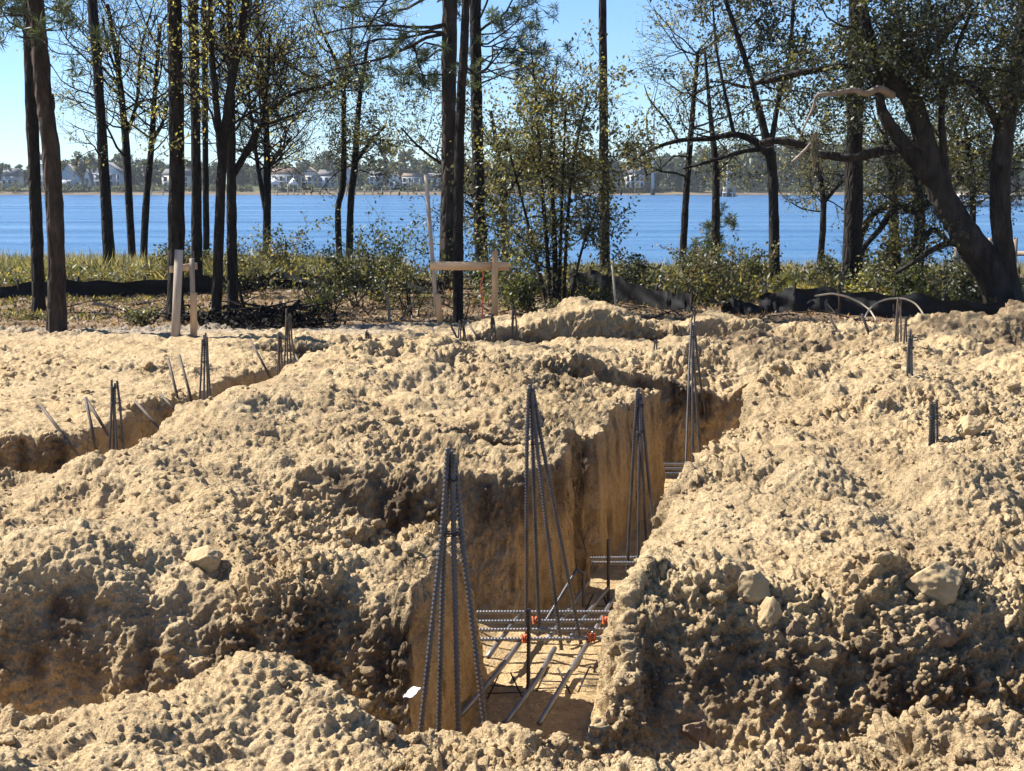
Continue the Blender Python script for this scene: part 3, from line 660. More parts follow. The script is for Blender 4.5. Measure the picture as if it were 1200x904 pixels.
silt_fence('long low black silt fence across the left woods', [(-160, 30.5), (0, 30.5), (60, 31), (120, 31.5), (200, 32.5), (330, 33.5), (450, 33), (520, 32.5)], [.34, .34, .42, .44, .45, .45, .42, .4], 3)
silt_fence('torn grey black silt fence right of the bushy sapling', [(668, 30.5), (700, 30.2), (740, 29.5), (780, 28.4), (812, 27.6)], [.62, .66, .5, .42, .45], 5)
silt_fence('crumpled fold of black silt fence lying on the ground', [(845, 27.4), (860, 27.2), (875, 27.0), (900, 27.2)], [.22, .42, .30, .2], 8, False)
silt_fence('thick black silt fence in front of the right oak', [(890, 27.6), (930, 27.2), (1000, 26.9), (1080, 26.7), (1150, 26.5), (1260, 26.5)], [.40, .56, .54, .50, .40, .35], 9)

# ------------------------------------------------------------------ trees
def quads(mb, pos, size, tint, asp=.5, up=0.0, flat=0.0):
    n = len(pos); d = RNG.normal(size=(n, 3)); d[:, 2] = d[:, 2]*(1-flat)+up; d /= np.linalg.norm(d, axis=1)[:, None]+1e-9
    e = RNG.normal(size=(n, 3)); e = np.cross(d, e); e /= np.linalg.norm(e, axis=1)[:, None]+1e-9
    s = np.asarray(size)[:, None] if np.ndim(size) else size
    a = d*s; b_ = e*s*asp*.5
    V = np.stack([pos, pos+a*.5+b_, pos+a, pos+a*.5-b_], 1)
    mb.add(V.reshape(-1, 3), np.arange(n*4).reshape(n, 4), np.repeat(tint, 4, 0))
def tints(n, pal, jit=.25):
    pal = np.array(pal)*.82; t = pal[RNG.integers(0, len(pal), n)]
    return np.clip(t*(1+RNG.normal(0, jit, (n, 1))), .004, 1)
PAL = {
 'green': [(.05, .065, .02), (.085, .10, .03), (.14, .15, .045), (.04, .05, .02)],
 'olive': [(.07, .075, .03), (.14, .13, .05), (.22, .19, .07), (.05, .055, .025)],
 'yellow': [(.30, .29, .10), (.22, .23, .08), (.36, .32, .13), (.16, .17, .06), (.30, .22, .09)],
 'oak': [(.02, .028, .013), (.034, .042, .019), (.06, .064, .027), (.12, .112, .045)],
 'pine': [(.035, .052, .025), (.06, .08, .034), (.10, .12, .05)],
 'bright': [(.13, .135, .055), (.20, .18, .08), (.08, .088, .036), (.20, .15, .08), (.05, .055, .026)],
 'reed': [(.22, .19, .10), (.29, .25, .15), (.14, .14, .065), (.10, .105, .05), (.33, .28, .18)],
}
def perp(d):
    e = RNG.normal(size=3); e = e-d*np.dot(e, d); return e/np.linalg.norm(e)
def unit(v): return v/np.linalg.norm(v)
def limb(wood, tips, p, d, L, r, lvl, S):
    n = 6 if lvl else 4; pts = [p]; q = p; dd = d
    for i in range(n):
        dd = unit(dd+RNG.normal(0, S.get('wig', .18), 3)+np.array([0, 0, S.get('up', .05)])); q = q+dd*L/n; pts.append(q)
    pts = np.array(pts); wood.tube(pts, np.linspace(r, r*.35, n+1), 5 if r > .02 else 3, cap=False)
    if lvl > 0:
        k = S.get('kids', 4)
        for j in range(k):
            t = RNG.uniform(.22, 1)*n; i = min(int(t), n-1); c = pts[i]+(pts[i+1]-pts[i])*(t-i)
            ax = unit(pts[i+1]-pts[i]); nd = unit(ax*.7+perp(ax)*S.get('spread', .8)); nd[2] *= S.get('vflat', 1.)
            limb(wood, tips, c, unit(nd), L*RNG.uniform(.38, .62), max(r*.5, .0055), lvl-1, S)
    else:
        tips.append(pts)
def put_leaves(tips, S, kind):
    mb = MB(); kind = kind or 'broad'
    if not tips: return None
    T = np.array(tips)                                            # (n, 5, 3)
    if kind == 'needle':
        cs = []
        for t in T:
            for k in range(S.get('tufts', 2)): cs.append(t[-1-k*1]+RNG.normal(0, .03, 3))
        cs = np.array(cs); per = S.get('needles', 26); n = len(cs)*per
        c = np.repeat(cs, per, 0); tn = np.repeat(tints(len(cs), PAL['pine'], .3), per, 0)
        quads(mb, c, RNG.uniform(.6, 1, n)*S.get('size', .30), tn, S.get('asp', .10), .25)
        return mb
    per = S.get('leaves', 12); n = len(T)*per
    i = np.repeat(np.arange(len(T)), per); t = RNG.uniform(.1, 1, n)*(T.shape[1]-1.001); a = t.astype(int)
    pos = T[i, a]+(T[i, a+1]-T[i, a])*(t-a)[:, None]+RNG.normal(0, S.get('jit', .06), (n, 3))
    tn = tints(len(T), PAL[S.get('pal', 'green')], .25)[i]*(1+RNG.normal(0, .2, (n, 1)))
    quads(mb, pos, RNG.uniform(.6, 1.2, n)*S.get('size', .09), np.clip(tn, .004, 1), .55, S.get('lup', -.1))
    return mb
def smooth_path(w, n):
    w = np.array(w, float); t = np.linspace(0, len(w)-1, n); i = np.minimum(t.astype(int), len(w)-2); f = (t-i)[:, None]
    p0 = w[np.maximum(i-1, 0)]; p1 = w[i]; p2 = w[i+1]; p3 = w[np.minimum(i+2, len(w)-1)]
    return .5*(2*p1+(p2-p0)*f+(2*p0-5*p1+4*p2-p3)*f**2+(3*p1-p0-3*p2+p3)*f**3)
def tree(name, label, Y, stems, crowns=(), bark='bark', leafmat='leaf', top=0, group=None, cat='tree', highcrown=None):
    """stems: lists of (px, py or None for the ground, width px[, depth offset]); crowns: dicts saying which stem carries boughs where"""
    wood = MB(); S_pts = []; base = None
    for st in stems:
        w = []
        for q in st:
            px, py, wd = q[:3]; dy = q[3] if len(q) > 3 else 0; y = Y+dy
            if py is None:
                x = X_at(px, y, 0); z = float(gz(x, y)[0]); x = X_at(px, y, z); p = np.array([x, y, z-.08])
                if base is None: base = p+np.array([0, 0, .08])
            else: p = P(px, py, y)
            w.append([*p, wd*y/FPX*.5])
        if top and st is stems[0]:
            a, b_ = np.array(w[-2]), np.array(w[-1]); d = (b_-a)[:3]/max(b_[2]-a[2], .1)
            for k in (.35, .7, 1):
                e = b_[:3]+d*(top-b_[2])*k*np.array([.5, .5, 1]); w.append([*e, b_[3]*(1-.75*k)])
        n = max(8, len(w)*7); c = smooth_path(w, n); c[:, 3] = np.maximum(c[:, 3], .006)
        if st[0][1] is None and c[0, 3] > .05: c[:3, 3] *= np.array([1.3, 1.12, 1.03])
        wood.tube(c[:, :3], c[:, 3], 12 if c[0, 3] > .08 else 7, cap=True, wob=.05); S_pts.append(c)
    if base is None: base = S_pts[0][0, :3]
    o = empty(name, base, label, cat, group)
    leaves = []
    for cr in crowns:
        tips = []; kind = cr.get('kind')
        for c in ([S_pts[cr['stem']]] if 'stem' in cr else S_pts):
            zt = (CAM_H+(452-np.array(cr['py']))/FPX*0)                      # py range -> heights along this stem
            lo = P(600, cr['py'][1], Y)[2]; hi = P(600, cr['py'][0], Y)[2]
            ok = np.where((c[:, 2] >= lo) & (c[:, 2] <= hi))[0]
            if len(ok) < 1: continue
            for k in range(cr['n']):
                i = RNG.choice(ok); p = c[i, :3]; az = RNG.uniform(0, 2*np.pi)
                if 'side' in cr and RNG.random() < .75: az = (np.pi if cr['side'] < 0 else 0)+RNG.normal(0, .7)
                el = cr.get('el', .35)+RNG.normal(0, .2); d = np.array([math.cos(az)*math.cos(el), math.sin(az)*math.cos(el), math.sin(el)])
                L = cr['L']*RNG.uniform(.6, 1.25); limb(wood, tips, p, d, L, min(c[i, 3]*.5, .013*L+.004), cr.get('lvl', 1), cr)
        if cr.get('bare'): continue
        mb = put_leaves(tips, cr, kind)
        if mb: leaves.append((mb, 'needle' if kind == 'needle' else leafmat))
    wood.build('trunk', M[bark], o, smooth=True)
    for mb, lm in leaves: mb.build('crown' if lm != 'needle' else 'crown', M[lm], o)
    return o
def needles(py, n, L, **k): return dict(dict(py=py, n=n, L=L, lvl=2, kids=3, kind='needle', wig=.25, up=.04, el=.05, vflat=.6, tufts=2, needles=26, size=.24), **k)
def sparse(py, n, L, **k): return dict(dict(py=py, n=n, L=L, lvl=2, kids=5, pal='yellow', leaves=3, size=.075, wig=.20, up=.07, el=.5, jit=.07), **k)
def bushy(py, n, L, **k): return dict(dict(py=py, n=n, L=L, lvl=2, kids=4, pal='olive', leaves=14, size=.095, wig=.22, up=.03, el=.3, jit=.10), **k)
HIGH = (-330, -120)
def hi(n=9, L=2.6): return needles(HIGH, n*2//3, L*.8, kids=3, needles=12)

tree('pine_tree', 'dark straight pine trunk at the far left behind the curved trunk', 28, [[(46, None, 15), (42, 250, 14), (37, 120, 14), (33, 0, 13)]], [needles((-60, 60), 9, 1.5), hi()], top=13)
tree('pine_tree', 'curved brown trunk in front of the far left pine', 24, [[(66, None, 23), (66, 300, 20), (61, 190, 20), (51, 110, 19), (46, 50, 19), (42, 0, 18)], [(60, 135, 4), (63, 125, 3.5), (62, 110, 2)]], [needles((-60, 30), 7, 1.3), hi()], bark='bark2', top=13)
tree('pine_tree', 'slim black pine trunk leaning left between the curved trunk and bare saplings', 38, [[(129, None, 14), (122, 200, 12), (115, 90, 11), (108, 0, 11)]], [sparse((60, 190), 4, 1.6, leaves=5), hi(9, 3)], top=17)
tree('sapling', 'thin sapling with yellow leaves right of the slim leaning pine', 44, [[(156, None, 9), (151, 230, 9), (146, 150, 8), (137, 70, 6), (126, 5, 4)], [(147, 160, 5), (160, 120, 4), (165, 60, 3), (178, 10, 2)], [(141, 95, 4), (128, 60, 3), (120, 20, 2)]],
     [sparse((-10, 190), 12, 2.4)])
tree('sapling', 'forked sapling with sparse yellow leaves left of the thick pine', 42, [[(167, None, 9), (172, 230, 8), (178, 165, 7), (182, 100, 5), (188, 30, 4)], [(178, 165, 5), (190, 145, 4), (197, 120, 3)]], [sparse((-20, 180), 13, 2.3)])
tree('pine_tree', 'thick black pine trunk behind the narrow batter board', 26, [[(205, None, 20), (207, 200, 18), (206, 90, 17), (204, 0, 16)]], [sparse((20, 230), 7, .9, kids=3, leaves=5), hi()], top=14)
tree('pine_tree', 'black pine trunk just right of the thick one', 33, [[(231, None, 13), (230, 200, 11.5), (228, 90, 11), (226, 0, 11)]], [sparse((20, 230), 8, 1.2, kids=3, leaves=5), hi()], top=16)
tree('pine_tree', 'slender black pine trunk in the left cluster, thinner than its neighbour', 39, [[(242, None, 8), (241, 200, 7), (240, 90, 7), (239, 0, 6.5)]], [sparse((20, 220), 5, 1.2, kids=3), hi(9, 3)], top=17)
tree('hardwood_tree', 'leaning twin stemmed hardwood at the front of the left cluster', 25.5, [[(253, None, 13), (256, 290, 12), (260, 200, 11), (268, 120, 10), (280, 50, 9), (290, -10, 8)], [(260, 200, 8), (254, 130, 8), (248, 60, 7), (246, -10, 6)]],
     [sparse((-40, 170), 14, 1.5, size=.07)], top=0)
tree('hardwood_tree', 'dark hardwood with long boughs reaching right from the left cluster', 27, [[(273, None, 14), (272, 290, 12), (271, 200, 11), (271, 100, 8), (268, 0, 7)], [(273, 205, 9), (285, 185, 8), (303, 150, 6), (318, 128, 5), (345, 110, 4), (390, 98, 3)],
     [(303, 150, 4), (330, 140, 3), (360, 130, 2)], [(280, 192, 5), (300, 165, 4), (312, 110, 4), (316, 40, 3)]], [sparse((-30, 150), 11, 1.5, size=.07), sparse((90, 200), 5, 1.4, stem=1, size=.07)])
tree('hardwood_tree', 'slender double stemmed hardwood by the water right of the left cluster', 44, [[(312, None, 10), (313, 230, 9), (312, 150, 7), (307, 80, 6), (300, 0, 4)], [(312, 250, 7), (303, 200, 5), (296, 150, 4), (290, 90, 3)], [(313, 200, 5), (325, 180, 4), (342, 160, 3)]],
     [sparse((-10, 200), 20, 2.3, pal='olive')])
tree('hardwood_tree', 'left one of two crooked trees with olive leaves left of centre', 44, [[(399, None, 8), (396, 250, 7), (402, 215, 7), (403, 150, 6), (400, 90, 5), (378, 40, 3), (366, 10, 2)], [(402, 110, 4), (410, 60, 3), (414, 10, 2)]],
     [sparse((-10, 130), 9, 1.9), bushy((90, 190), 9, 1.5, leaves=11, pal='olive')])
tree('hardwood_tree', 'right one of two crooked trees with olive leaves left of centre', 43.5, [[(409, None, 9), (411, 240, 8), (416, 190, 8), (420, 130, 6), (428, 70, 4), (434, 40, 2)], [(417, 190, 5), (435, 165, 4), (452, 148, 2.5)]],
     [sparse((30, 130), 7, 1.7), bushy((90, 200), 9, 1.5, leaves=11)])
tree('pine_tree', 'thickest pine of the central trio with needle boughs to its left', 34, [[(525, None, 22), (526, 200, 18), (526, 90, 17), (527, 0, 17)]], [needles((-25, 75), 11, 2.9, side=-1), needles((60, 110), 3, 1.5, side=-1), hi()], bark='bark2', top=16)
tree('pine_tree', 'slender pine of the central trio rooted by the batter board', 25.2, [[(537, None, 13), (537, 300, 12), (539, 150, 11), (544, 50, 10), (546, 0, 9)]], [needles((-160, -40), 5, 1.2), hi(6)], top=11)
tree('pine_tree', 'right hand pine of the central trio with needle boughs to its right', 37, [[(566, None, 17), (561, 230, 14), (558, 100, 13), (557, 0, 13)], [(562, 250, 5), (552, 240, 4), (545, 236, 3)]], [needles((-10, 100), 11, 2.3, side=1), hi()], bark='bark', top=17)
tree('bushy_sapling', 'bushy many stemmed sapling with olive leaves right of the batter board', 27, [[(648, None, 6), (640, 280, 5), (634, 200, 4), (628, 110, 3), (622, 55, 1.5)], [(652, None, 7), (650, 280, 6), (646, 190, 4), (648, 100, 2)], [(660, None, 5), (664, 280, 4), (672, 190, 3), (690, 110, 1.5)],
     [(655, None, 5), (657, 290, 4), (660, 200, 3), (664, 110, 2)], [(645, None, 5), (628, 300, 4), (608, 220, 3), (590, 150, 2)], [(664, None, 4), (680, 300, 3), (700, 240, 2), (716, 190, 1.5)]],
     [bushy((120, 320), 12, 1.1, leaves=11, size=.085, pal='olive'), sparse((50, 150), 3, .9, leaves=1)], cat='sapling')
tree('hardwood_tree', 'olive leaved tree filling the gap behind the central pines', 40, [[(592, None, 9), (590, 250, 8), (585, 190, 6), (575, 130, 4)], [(588, 240, 5), (610, 200, 4), (630, 160, 3)], [(589, 250, 5), (560, 220, 4), (500, 180, 3), (470, 150, 2)]],
     [bushy((110, 300), 15, 1.9, leaves=13)])
tree('pine_tree', 'lone straight pole of a pine against the open water right of centre', 37, [[(709, None, 13), (708, 200, 11), (707, 90, 9.5), (706, 0, 9)]], [sparse((180, 250), 3, .8, pal='green'), hi(9, 3)], bark='bark2', top=17)
tree('hardwood_tree', 'thin tree leaning right over the water beside the lone pole pine', 42, [[(799, None, 9), (804, 230, 8), (812, 130, 6), (818, 60, 4)]], [bushy((20, 210), 14, 2.0, leaves=11), sparse((0, 100), 7, 2.0, pal='yellow', leaves=5)])
tree('hardwood_tree', 'stubby tree with a young pine at its foot by the right water', 40, [[(838, None, 11), (839, 240, 9), (838, 190, 8), (832, 130, 5), (826, 60, 3)]], [bushy((60, 230), 11, 1.6, leaves=11), needles((255, 320), 6, .9, size=.25)])
tree('hardwood_tree', 'crooked oak with a long bare bough arching left over the water', 33, [[(907, None, 14), (907, 260, 12), (904, 190, 12), (900, 172, 11), (885, 110, 7), (870, 60, 6), (850, 0, 5)],
     [(904, 185, 10), (885, 166, 9), (860, 158, 7), (830, 163, 6), (795, 165, 5), (765, 175, 4), (735, 192, 2.5)], [(900, 175, 6), (870, 178, 5), (830, 190, 4), (800, 198, 2)],
     [(903, 178, 7), (912, 120, 6), (925, 70, 5), (930, 0, 4)], [(860, 158, 5), (852, 120, 4), (840, 60, 3), (835, 0, 2)], [(795, 165, 3), (780, 140, 2.5), (762, 118, 2), (755, 100, 1)]],
     [dict(py=(70, 200), n=9, L=1.5, stem=1, lvl=2, kids=4, bare=True, wig=.3), bushy((-20, 120), 11, 1.6, stem=0, leaves=16, pal='oak'), bushy((-20, 120), 9, 1.5, stem=3, leaves=16, pal='oak'), bushy((-10, 120), 9, 1.4, stem=4, leaves=14, pal='olive')], bark='oakbark')
tree('pine_tree', 'thick black pine trunk left of the great leaning oak', 31, [[(997, None, 24), (1000, 250, 21), (1002, 120, 19), (1004, 0, 18)]], [bushy((10, 120), 10, 1.2, pal='oak'), hi()], top=15)
oak = [[(1182, None, 42), (1158, 315, 38), (1126, 268, 33), (1100, 220, 29), (1085, 170, 24), (1068, 118, 23), (1042, 90, 18), (1022, 60, 14), (1010, 0, 10)],
       [(1190, None, 26), (1176, 290, 24), (1172, 220, 24), (1177, 160, 22), (1188, 100, 17), (1196, 40, 16), (1202, -10, 13)],
       [(1102, 222, 20), (1074, 190, 20), (1052, 160, 17), (1036, 135, 13), (1030, 110, 10), (1024, 60, 7)],
       [(1066, 172, 12), (1030, 178, 12), (1000, 185, 10), (965, 181, 10), (940, 170, 9), (910, 165, 8), (890, 168, 6)],
       [(1150, 300, 12), (1120, 285, 9), (1095, 292, 7), (1075, 305, 6), (1050, 320, 5)],
       [(1145, 285, 14), (1125, 250, 12), (1110, 220, 12), (1106, 180, 9), (1104, 120, 7), (1120, 60, 5), (1140, 10, 4)],
       [(1042, 90, 9), (1010, 80, 8), (985, 78, 7), (940, 85, 8), (900, 95, 7), (880, 98, 4)],
       [(1070, 128, 9), (1085, 70, 8), (1110, 40, 6), (1140, 0, 5)],
       [(1176, 170, 8), (1150, 110, 7), (1120, 95, 5), (1090, 120, 3)]]
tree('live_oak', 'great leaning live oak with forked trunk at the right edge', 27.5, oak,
     [bushy((-60, 130), 10, 1.4, stem=k, pal='oak', leaves=19, size=.09, kids=5) for k in (0, 1, 2, 7)]+[bushy((-40, 170), 8, 1.2, stem=k, pal='oak', leaves=13, size=.09) for k in (5, 8)]+
     [bushy((60, 110), 10, 1.2, stem=6, pal='oak', leaves=13, size=.09), dict(py=(150, 200), n=7, L=.9, stem=3, lvl=2, kids=4, bare=True, wig=.35), bushy((270, 330), 5, .8, stem=4, pal='oak', leaves=6)], bark='oakbark', cat='oak tree')
mb = MB(); c = smooth_path([[*P(1046, 112, 27.2), .085], [*P(1030, 104, 27), .07], [*P(1016, 110, 26.8), .06], [*P(1000, 106, 26.6), .055], [*P(975, 110, 26.5), .045], [*P(958, 112, 26.4), .035], [*P(953, 126, 26.5), .028], [*P(944, 145, 26.4), .02], [*P(938, 160, 26.5), .012]], 30)
mb.tube(c[:, :3], c[:, 3], 7, wob=.05); c = smooth_path([[*P(950, 168, 26.5), .02], [*P(940, 180, 26.4), .03], [*P(928, 190, 26.4), .02]], 8); mb.tube(c[:, :3], c[:, 3], 6)
tag(mb.build('dead_branch', M['deadwood'], smooth=True), 'pale bare dead branch hooked across the great oak', 'branch')
mb = MB(); q = P(955, 172, 26.6); n = 500; quads(mb, q+RNG.normal(0, 1, (n, 3))*np.array([.04, .04, .17]), RNG.uniform(.06, .16, n), tints(n, [(.13, .115, .095), (.19, .17, .14)]), .12, -2.5)
tag(mb.build('hanging_moss', M['moss']), 'grey tuft of moss hanging from the oak bough', 'moss')
tree('twisted_tree', 'small twisted tree leaning right at the waters edge behind the thick pine', 35, [[(1052, None, 12), (1048, 260, 10), (1046, 215, 9), (1040, 180, 7), (1036, 150, 5)], [(1046, 240, 8), (1025, 250, 8), (1010, 275, 7), (1008, 300, 5)], [(1048, 220, 6), (1060, 200, 5), (1075, 185, 4)]],
     [bushy((100, 230), 12, 1.3, pal='olive', leaves=9), dict(py=(200, 300), n=7, L=.9, lvl=2, kids=4, bare=True, wig=.4)], bark='oakbark')
tree('twisted_tree', 'twisted tree with pale lit boughs under the leaning oak', 33, [[(1072, None, 16), (1078, 265, 13), (1074, 215, 9), (1066, 190, 7), (1080, 150, 5)], [(1076, 250, 9), (1050, 245, 8), (1030, 270, 7), (1012, 292, 6), (1008, 315, 5)], [(1076, 285, 8), (1095, 270, 7), (1115, 285, 6), (1140, 280, 5)],
     [(1074, 255, 6), (1095, 235, 5), (1110, 250, 4)]], [dict(py=(150, 300), n=9, L=1.0, lvl=2, kids=4, bare=True, wig=.4), bushy((120, 260), 10, 1.2, pal='olive', leaves=8)], bark='oakbark')
tree('hardwood_tree', 'leafy tree seen between the oak trunks over the dock', 38, [[(1138, None, 8), (1140, 230, 7), (1135, 170, 5), (1120, 110, 3)], [(1140, 225, 5), (1165, 180, 4), (1185, 150, 3)]], [bushy((60, 250), 30, 2.0, pal='oak', leaves=14)])
tree('hardwood_tree', 'yellowish low tree behind the crooked oak over the far shore', 46, [[(960, None, 8), (965, 240, 7), (955, 190, 5), (935, 150, 3)], [(964, 240, 5), (985, 215, 4), (1010, 195, 3)]], [bushy((150, 250), 13, 2.0, pal='olive', leaves=9)])
tree('hardwood_tree', 'dark leafy tree at the right edge behind the oak fork', 31, [[(1212, None, 16), (1210, 200, 14), (1206, 90, 12), (1200, 0, 10)]], [bushy((-30, 200), 22, 1.6, pal='oak', leaves=16)], bark='oakbark')

# ------------------------------------------------------------------ undergrowth
def shrub(px, Y, h, w, label, pal='green', n=9, leaves=14, size=.09, name='shrub', kids=4, bare=False, mat='leaf'):
    x = X_at(px, Y, 0); z = float(gz(x, Y)[0]); base = np.array([x, Y, z]); wood = MB(); tips = []
    S = dict(kids=kids, wig=.2, up=.02, pal=pal, leaves=leaves, size=size, jit=.07)
    for k in range(n):
        az = RNG.uniform(0, 6.28); e = RNG.uniform(.15, .9)*w/h; d = unit(np.array([math.cos(az)*e, math.sin(az)*e, 1]))
        limb(wood, tips, base+RNG.normal(0, .08, 3)*np.array([1, 1, 0])-np.array([0, 0, .05]), d, h*RNG.uniform(.55, 1.05), .016, 2, S)
    o = empty(name, base, label, 'shrub'); wood.build('stems', M['bark'], o)
    if not bare: put_leaves(tips, S, None).build('foliage', M[mat], o)
    return o
shrub(455, 30, 1.9, 1.2, 'tall dark leafy shrub left of the batter board', 'green', 8, 10)
shrub(420, 29, 1.2, .9, 'low dark shrub beside the tall leafy one', 'oak', 8, 12)
shrub(385, 27.5, 1.0, .8, 'thin twiggy shrub with few leaves in front of the left fence', 'olive', 7, 3, .07)
shrub(480, 27, 1.0, .7, 'brown twiggy shrub at the foot of the tall leaning stake', 'yellow', 9, 5, .05, kids=5, mat='dryleaf')
shrub(575, 33, 1.5, 1.4, 'dense dark green shrub behind the wide batter board', 'oak', 10, 16)
shrub(620, 28, 1.0, .9, 'green bush under the bushy sapling left side', 'green', 9, 16)
shrub(680, 27.4, .7, .7, 'small bush at the right foot of the bushy sapling', 'olive', 8, 12)
shrub(650, 26.2, .3, .3, 'small bright green weed at the foot of the sapling', 'bright', 6, 12, .08)
shrub(745, 34, .9, 1.2, 'dark bush at the waters edge right of the pole pine', 'oak', 9, 14)
shrub(812, 30, 1.0, .9, 'light green bush in front of the leaning thin tree', 'bright', 9, 11)
shrub(850, 31, 1.25, 1.0, 'yellow green bush below the stubby tree', 'bright', 9, 11)
shrub(880, 33, .8, .9, 'low olive bush left of the crooked oak', 'olive', 8, 12)
shrub(975, 33, .7, .9, 'low bush left of the thick pine by the oak', 'olive', 8, 12)
shrub(1035, 30, .75, .8, 'reddish leaved bush at the right foot of the thick pine', 'yellow', 8, 10)
shrub(1075, 28.5, .95, 1.0, 'wide green bush behind the black fence under the oak', 'green', 10, 16)
shrub(1120, 28.6, .85, 1.0, 'dark green bush against the oak trunk', 'oak', 10, 16)
shrub(1050, 34, 1.3, .5, 'upright bright reed clump at the water under the twisted trees', 'bright', 12, 7, .14)
shrub(165, 25.6, .35, .4, 'small green weed at the sand edge left of the narrow batter board', 'bright', 6, 8, .07)
shrub(290, 31.5, 1.3, .8, 'yellow green bush right of the left trunk cluster', 'bright', 8, 9, .08)
shrub(205, 37, 1.2, 1.4, 'leafy bush behind the narrow batter board', 'bright', 9, 10, .09)
shrub(330, 35, 1.5, 1.3, 'olive bush behind the left fence', 'olive', 9, 10, .09)
shrub(370, 27.2, .5, .5, 'small weed clump right of the leaning log', 'green', 7, 8, .07)
# palmetto at the shore
for lab, px, Y, h in (('small palmetto with fanned fronds right of the crooked oak', 930, 31, .62), ('pale drooping palmetto frond clump right of the first palmetto', 945, 30.5, .45)):
    x = X_at(px, Y, 0); z = float(gz(x, Y)[0]); o = empty('palmetto', (x, Y, z), lab, 'palmetto')
    for k in range(7):
        az = RNG.uniform(0, 6.28); e = RNG.uniform(.3, 1.0); L = h*RNG.uniform(.7, 1.1); d = unit(np.array([math.cos(az)*e, math.sin(az)*e, 1.]))
        mb = MB(); tip = np.array([x, Y, z])+d*L*.55; mb.tube([(x, Y, z), tip], .012, 4)
        n = 13; sd = unit(np.cross(d, [0, 1, .2]))
        for a in np.linspace(-1.2, 1.2, n):
            dd = unit(d*math.cos(a)+sd*math.sin(a)-np.array([0, 0, .15])); e2 = unit(np.cross(dd, [.3, 1, .1]))*.022
            mb.add([tip, tip+dd*L*.25+e2, tip+dd*L*.55, tip+dd*L*.25-e2], [(0, 1, 2, 3)], np.array(PAL['bright'][k % 3] if h > .5 else (.3, .25, .12)))
        mb.build('frond', M['leaf'], o)
def carpet(name, label, cat, n, fn, h, pal, asp, up, mat='leaf', var=.35):
    """many small blades: ground cover nobody could count"""
    px, Y = fn(n); X = (px-600)/FPX*(Y*CC_+CAM_H*SC_); z = gz(X, Y)
    mb = MB(); s = h*RNG.uniform(.5, 1.15, n)
    quads(mb, np.stack([X, Y, z-.01+RNG.uniform(0, 1, n)**1.5*(h*3.0 if 'underbrush' in name else h*.2)], 1), s, tints(n, PAL[pal] if isinstance(pal, str) else pal, var), asp, up)
    tag(mb.build(name, M[mat], origin=(0, 35, 0)), label, cat, None, 'stuff')
def clumpy(px0, px1, y0, y1, seed, thr=-.2):
    def fn(n):
        k = n*4; px = RNG.uniform(px0, px1, k); Y = y0*(y1/y0)**RNG.random(k); X = (px-600)/FPX*Y
        w = fbm2(X*.45, Y*.45, seed, 3)+RNG.normal(0, .15, k); i = np.where(w > thr)[0][:n]
        i = np.resize(i, n); return px[i], Y[i]
    return fn
carpet('marsh_grass', 'yellow green marsh grass between the fence and the river', 'grass', 60000, clumpy(-250, 470, 36, 60, 101, -.6), .75, 'reed', .035, 1.0, var=.3)
carpet('marsh_grass', 'green marsh grass along the right bank of the river', 'grass', 22000, clumpy(660, 1450, 40, 60, 102, -.5), .55, 'reed', .035, 1.0)
carpet('underbrush', 'leafy underbrush behind the left fence', 'underbrush', 16000, clumpy(-200, 460, 33, 42, 103, .12), .18, 'bright', .3, .5)
carpet('underbrush', 'leafy underbrush in the middle and right woods', 'underbrush', 14000, clumpy(430, 1350, 29, 38, 104, .12), .17, 'olive', .3, .5)
carpet('ground_leaves', 'low green weeds on the woodland floor', 'weeds', 8000, clumpy(-200, 1350, 26.2, 33, 105, .2), .12, 'olive', .4, .6)
carpet('leaf_litter', 'brown fallen leaves and needles on the woodland floor', 'leaf litter', 45000, clumpy(-250, 1400, 24.6, 36, 106, -.6), .11, [(.20, .12, .06), (.30, .19, .10), (.12, .08, .05), (.38, .27, .16)], .35, .15, 'dryleaf')
def sticks(n):
    mb = MB()
    for k in range(n):
        px = RNG.uniform(-100, 1250); Y = RNG.uniform(25.3, 33); x = X_at(px, Y, 0); z = float(gz(x, Y)[0]); a = RNG.uniform(0, 3.14); L = RNG.uniform(.2, 1.0)
        d = np.array([math.cos(a), math.sin(a), RNG.uniform(0, .35)])*L; c = np.array([x, Y, z+.03]); mb.tube([c, c+d*.5+RNG.normal(0, .03, 3), c+d], [.016, .012, .006], 4)
    tag(mb.build('fallen_twigs', M['bark2'], origin=(0, 28, 0)), 'fallen twigs scattered on the woodland floor', 'twigs', None, 'stuff')
sticks(260)
def log(label, pts, Y, r, mat='bark2'):
    mb = MB(); c = smooth_path([[*P(a, b_, Y), rr] for (a, b_), rr in zip(pts, r)], 24); mb.tube(c[:, :3], c[:, 3], 8, wob=.07); tag(mb.build('fallen_branch', M[mat], smooth=True), label, 'branch')
log('curved grey fallen branch raised behind the tall rebar bundle', [(300, 378), (325, 372), (342, 362), (352, 352)], 25.4, [.05, .06, .055, .03], 'oakbark')
log('pale stick lying in the litter left of the narrow batter board', [(108, 356), (125, 358), (142, 364)], 27.5, [.03, .03, .015], 'deadwood')
log('forked pale dead twig standing by the twiggy shrub', [(455, 385), (456, 360), (450, 340), (447, 326)], 26.0, [.03, .025, .02, .01], 'deadwood')
log('pale dead twig curving up right of the forked twig', [(462, 384), (472, 372), (482, 358), (485, 348)], 26.0, [.028, .024, .018, .01], 'deadwood')
log('thin broken trunk slanting down at the foot of the left cluster', [(301, 392), (290, 372), (282, 345), (275, 310)], 25.8, [.04, .035, .03, .015], 'bark')
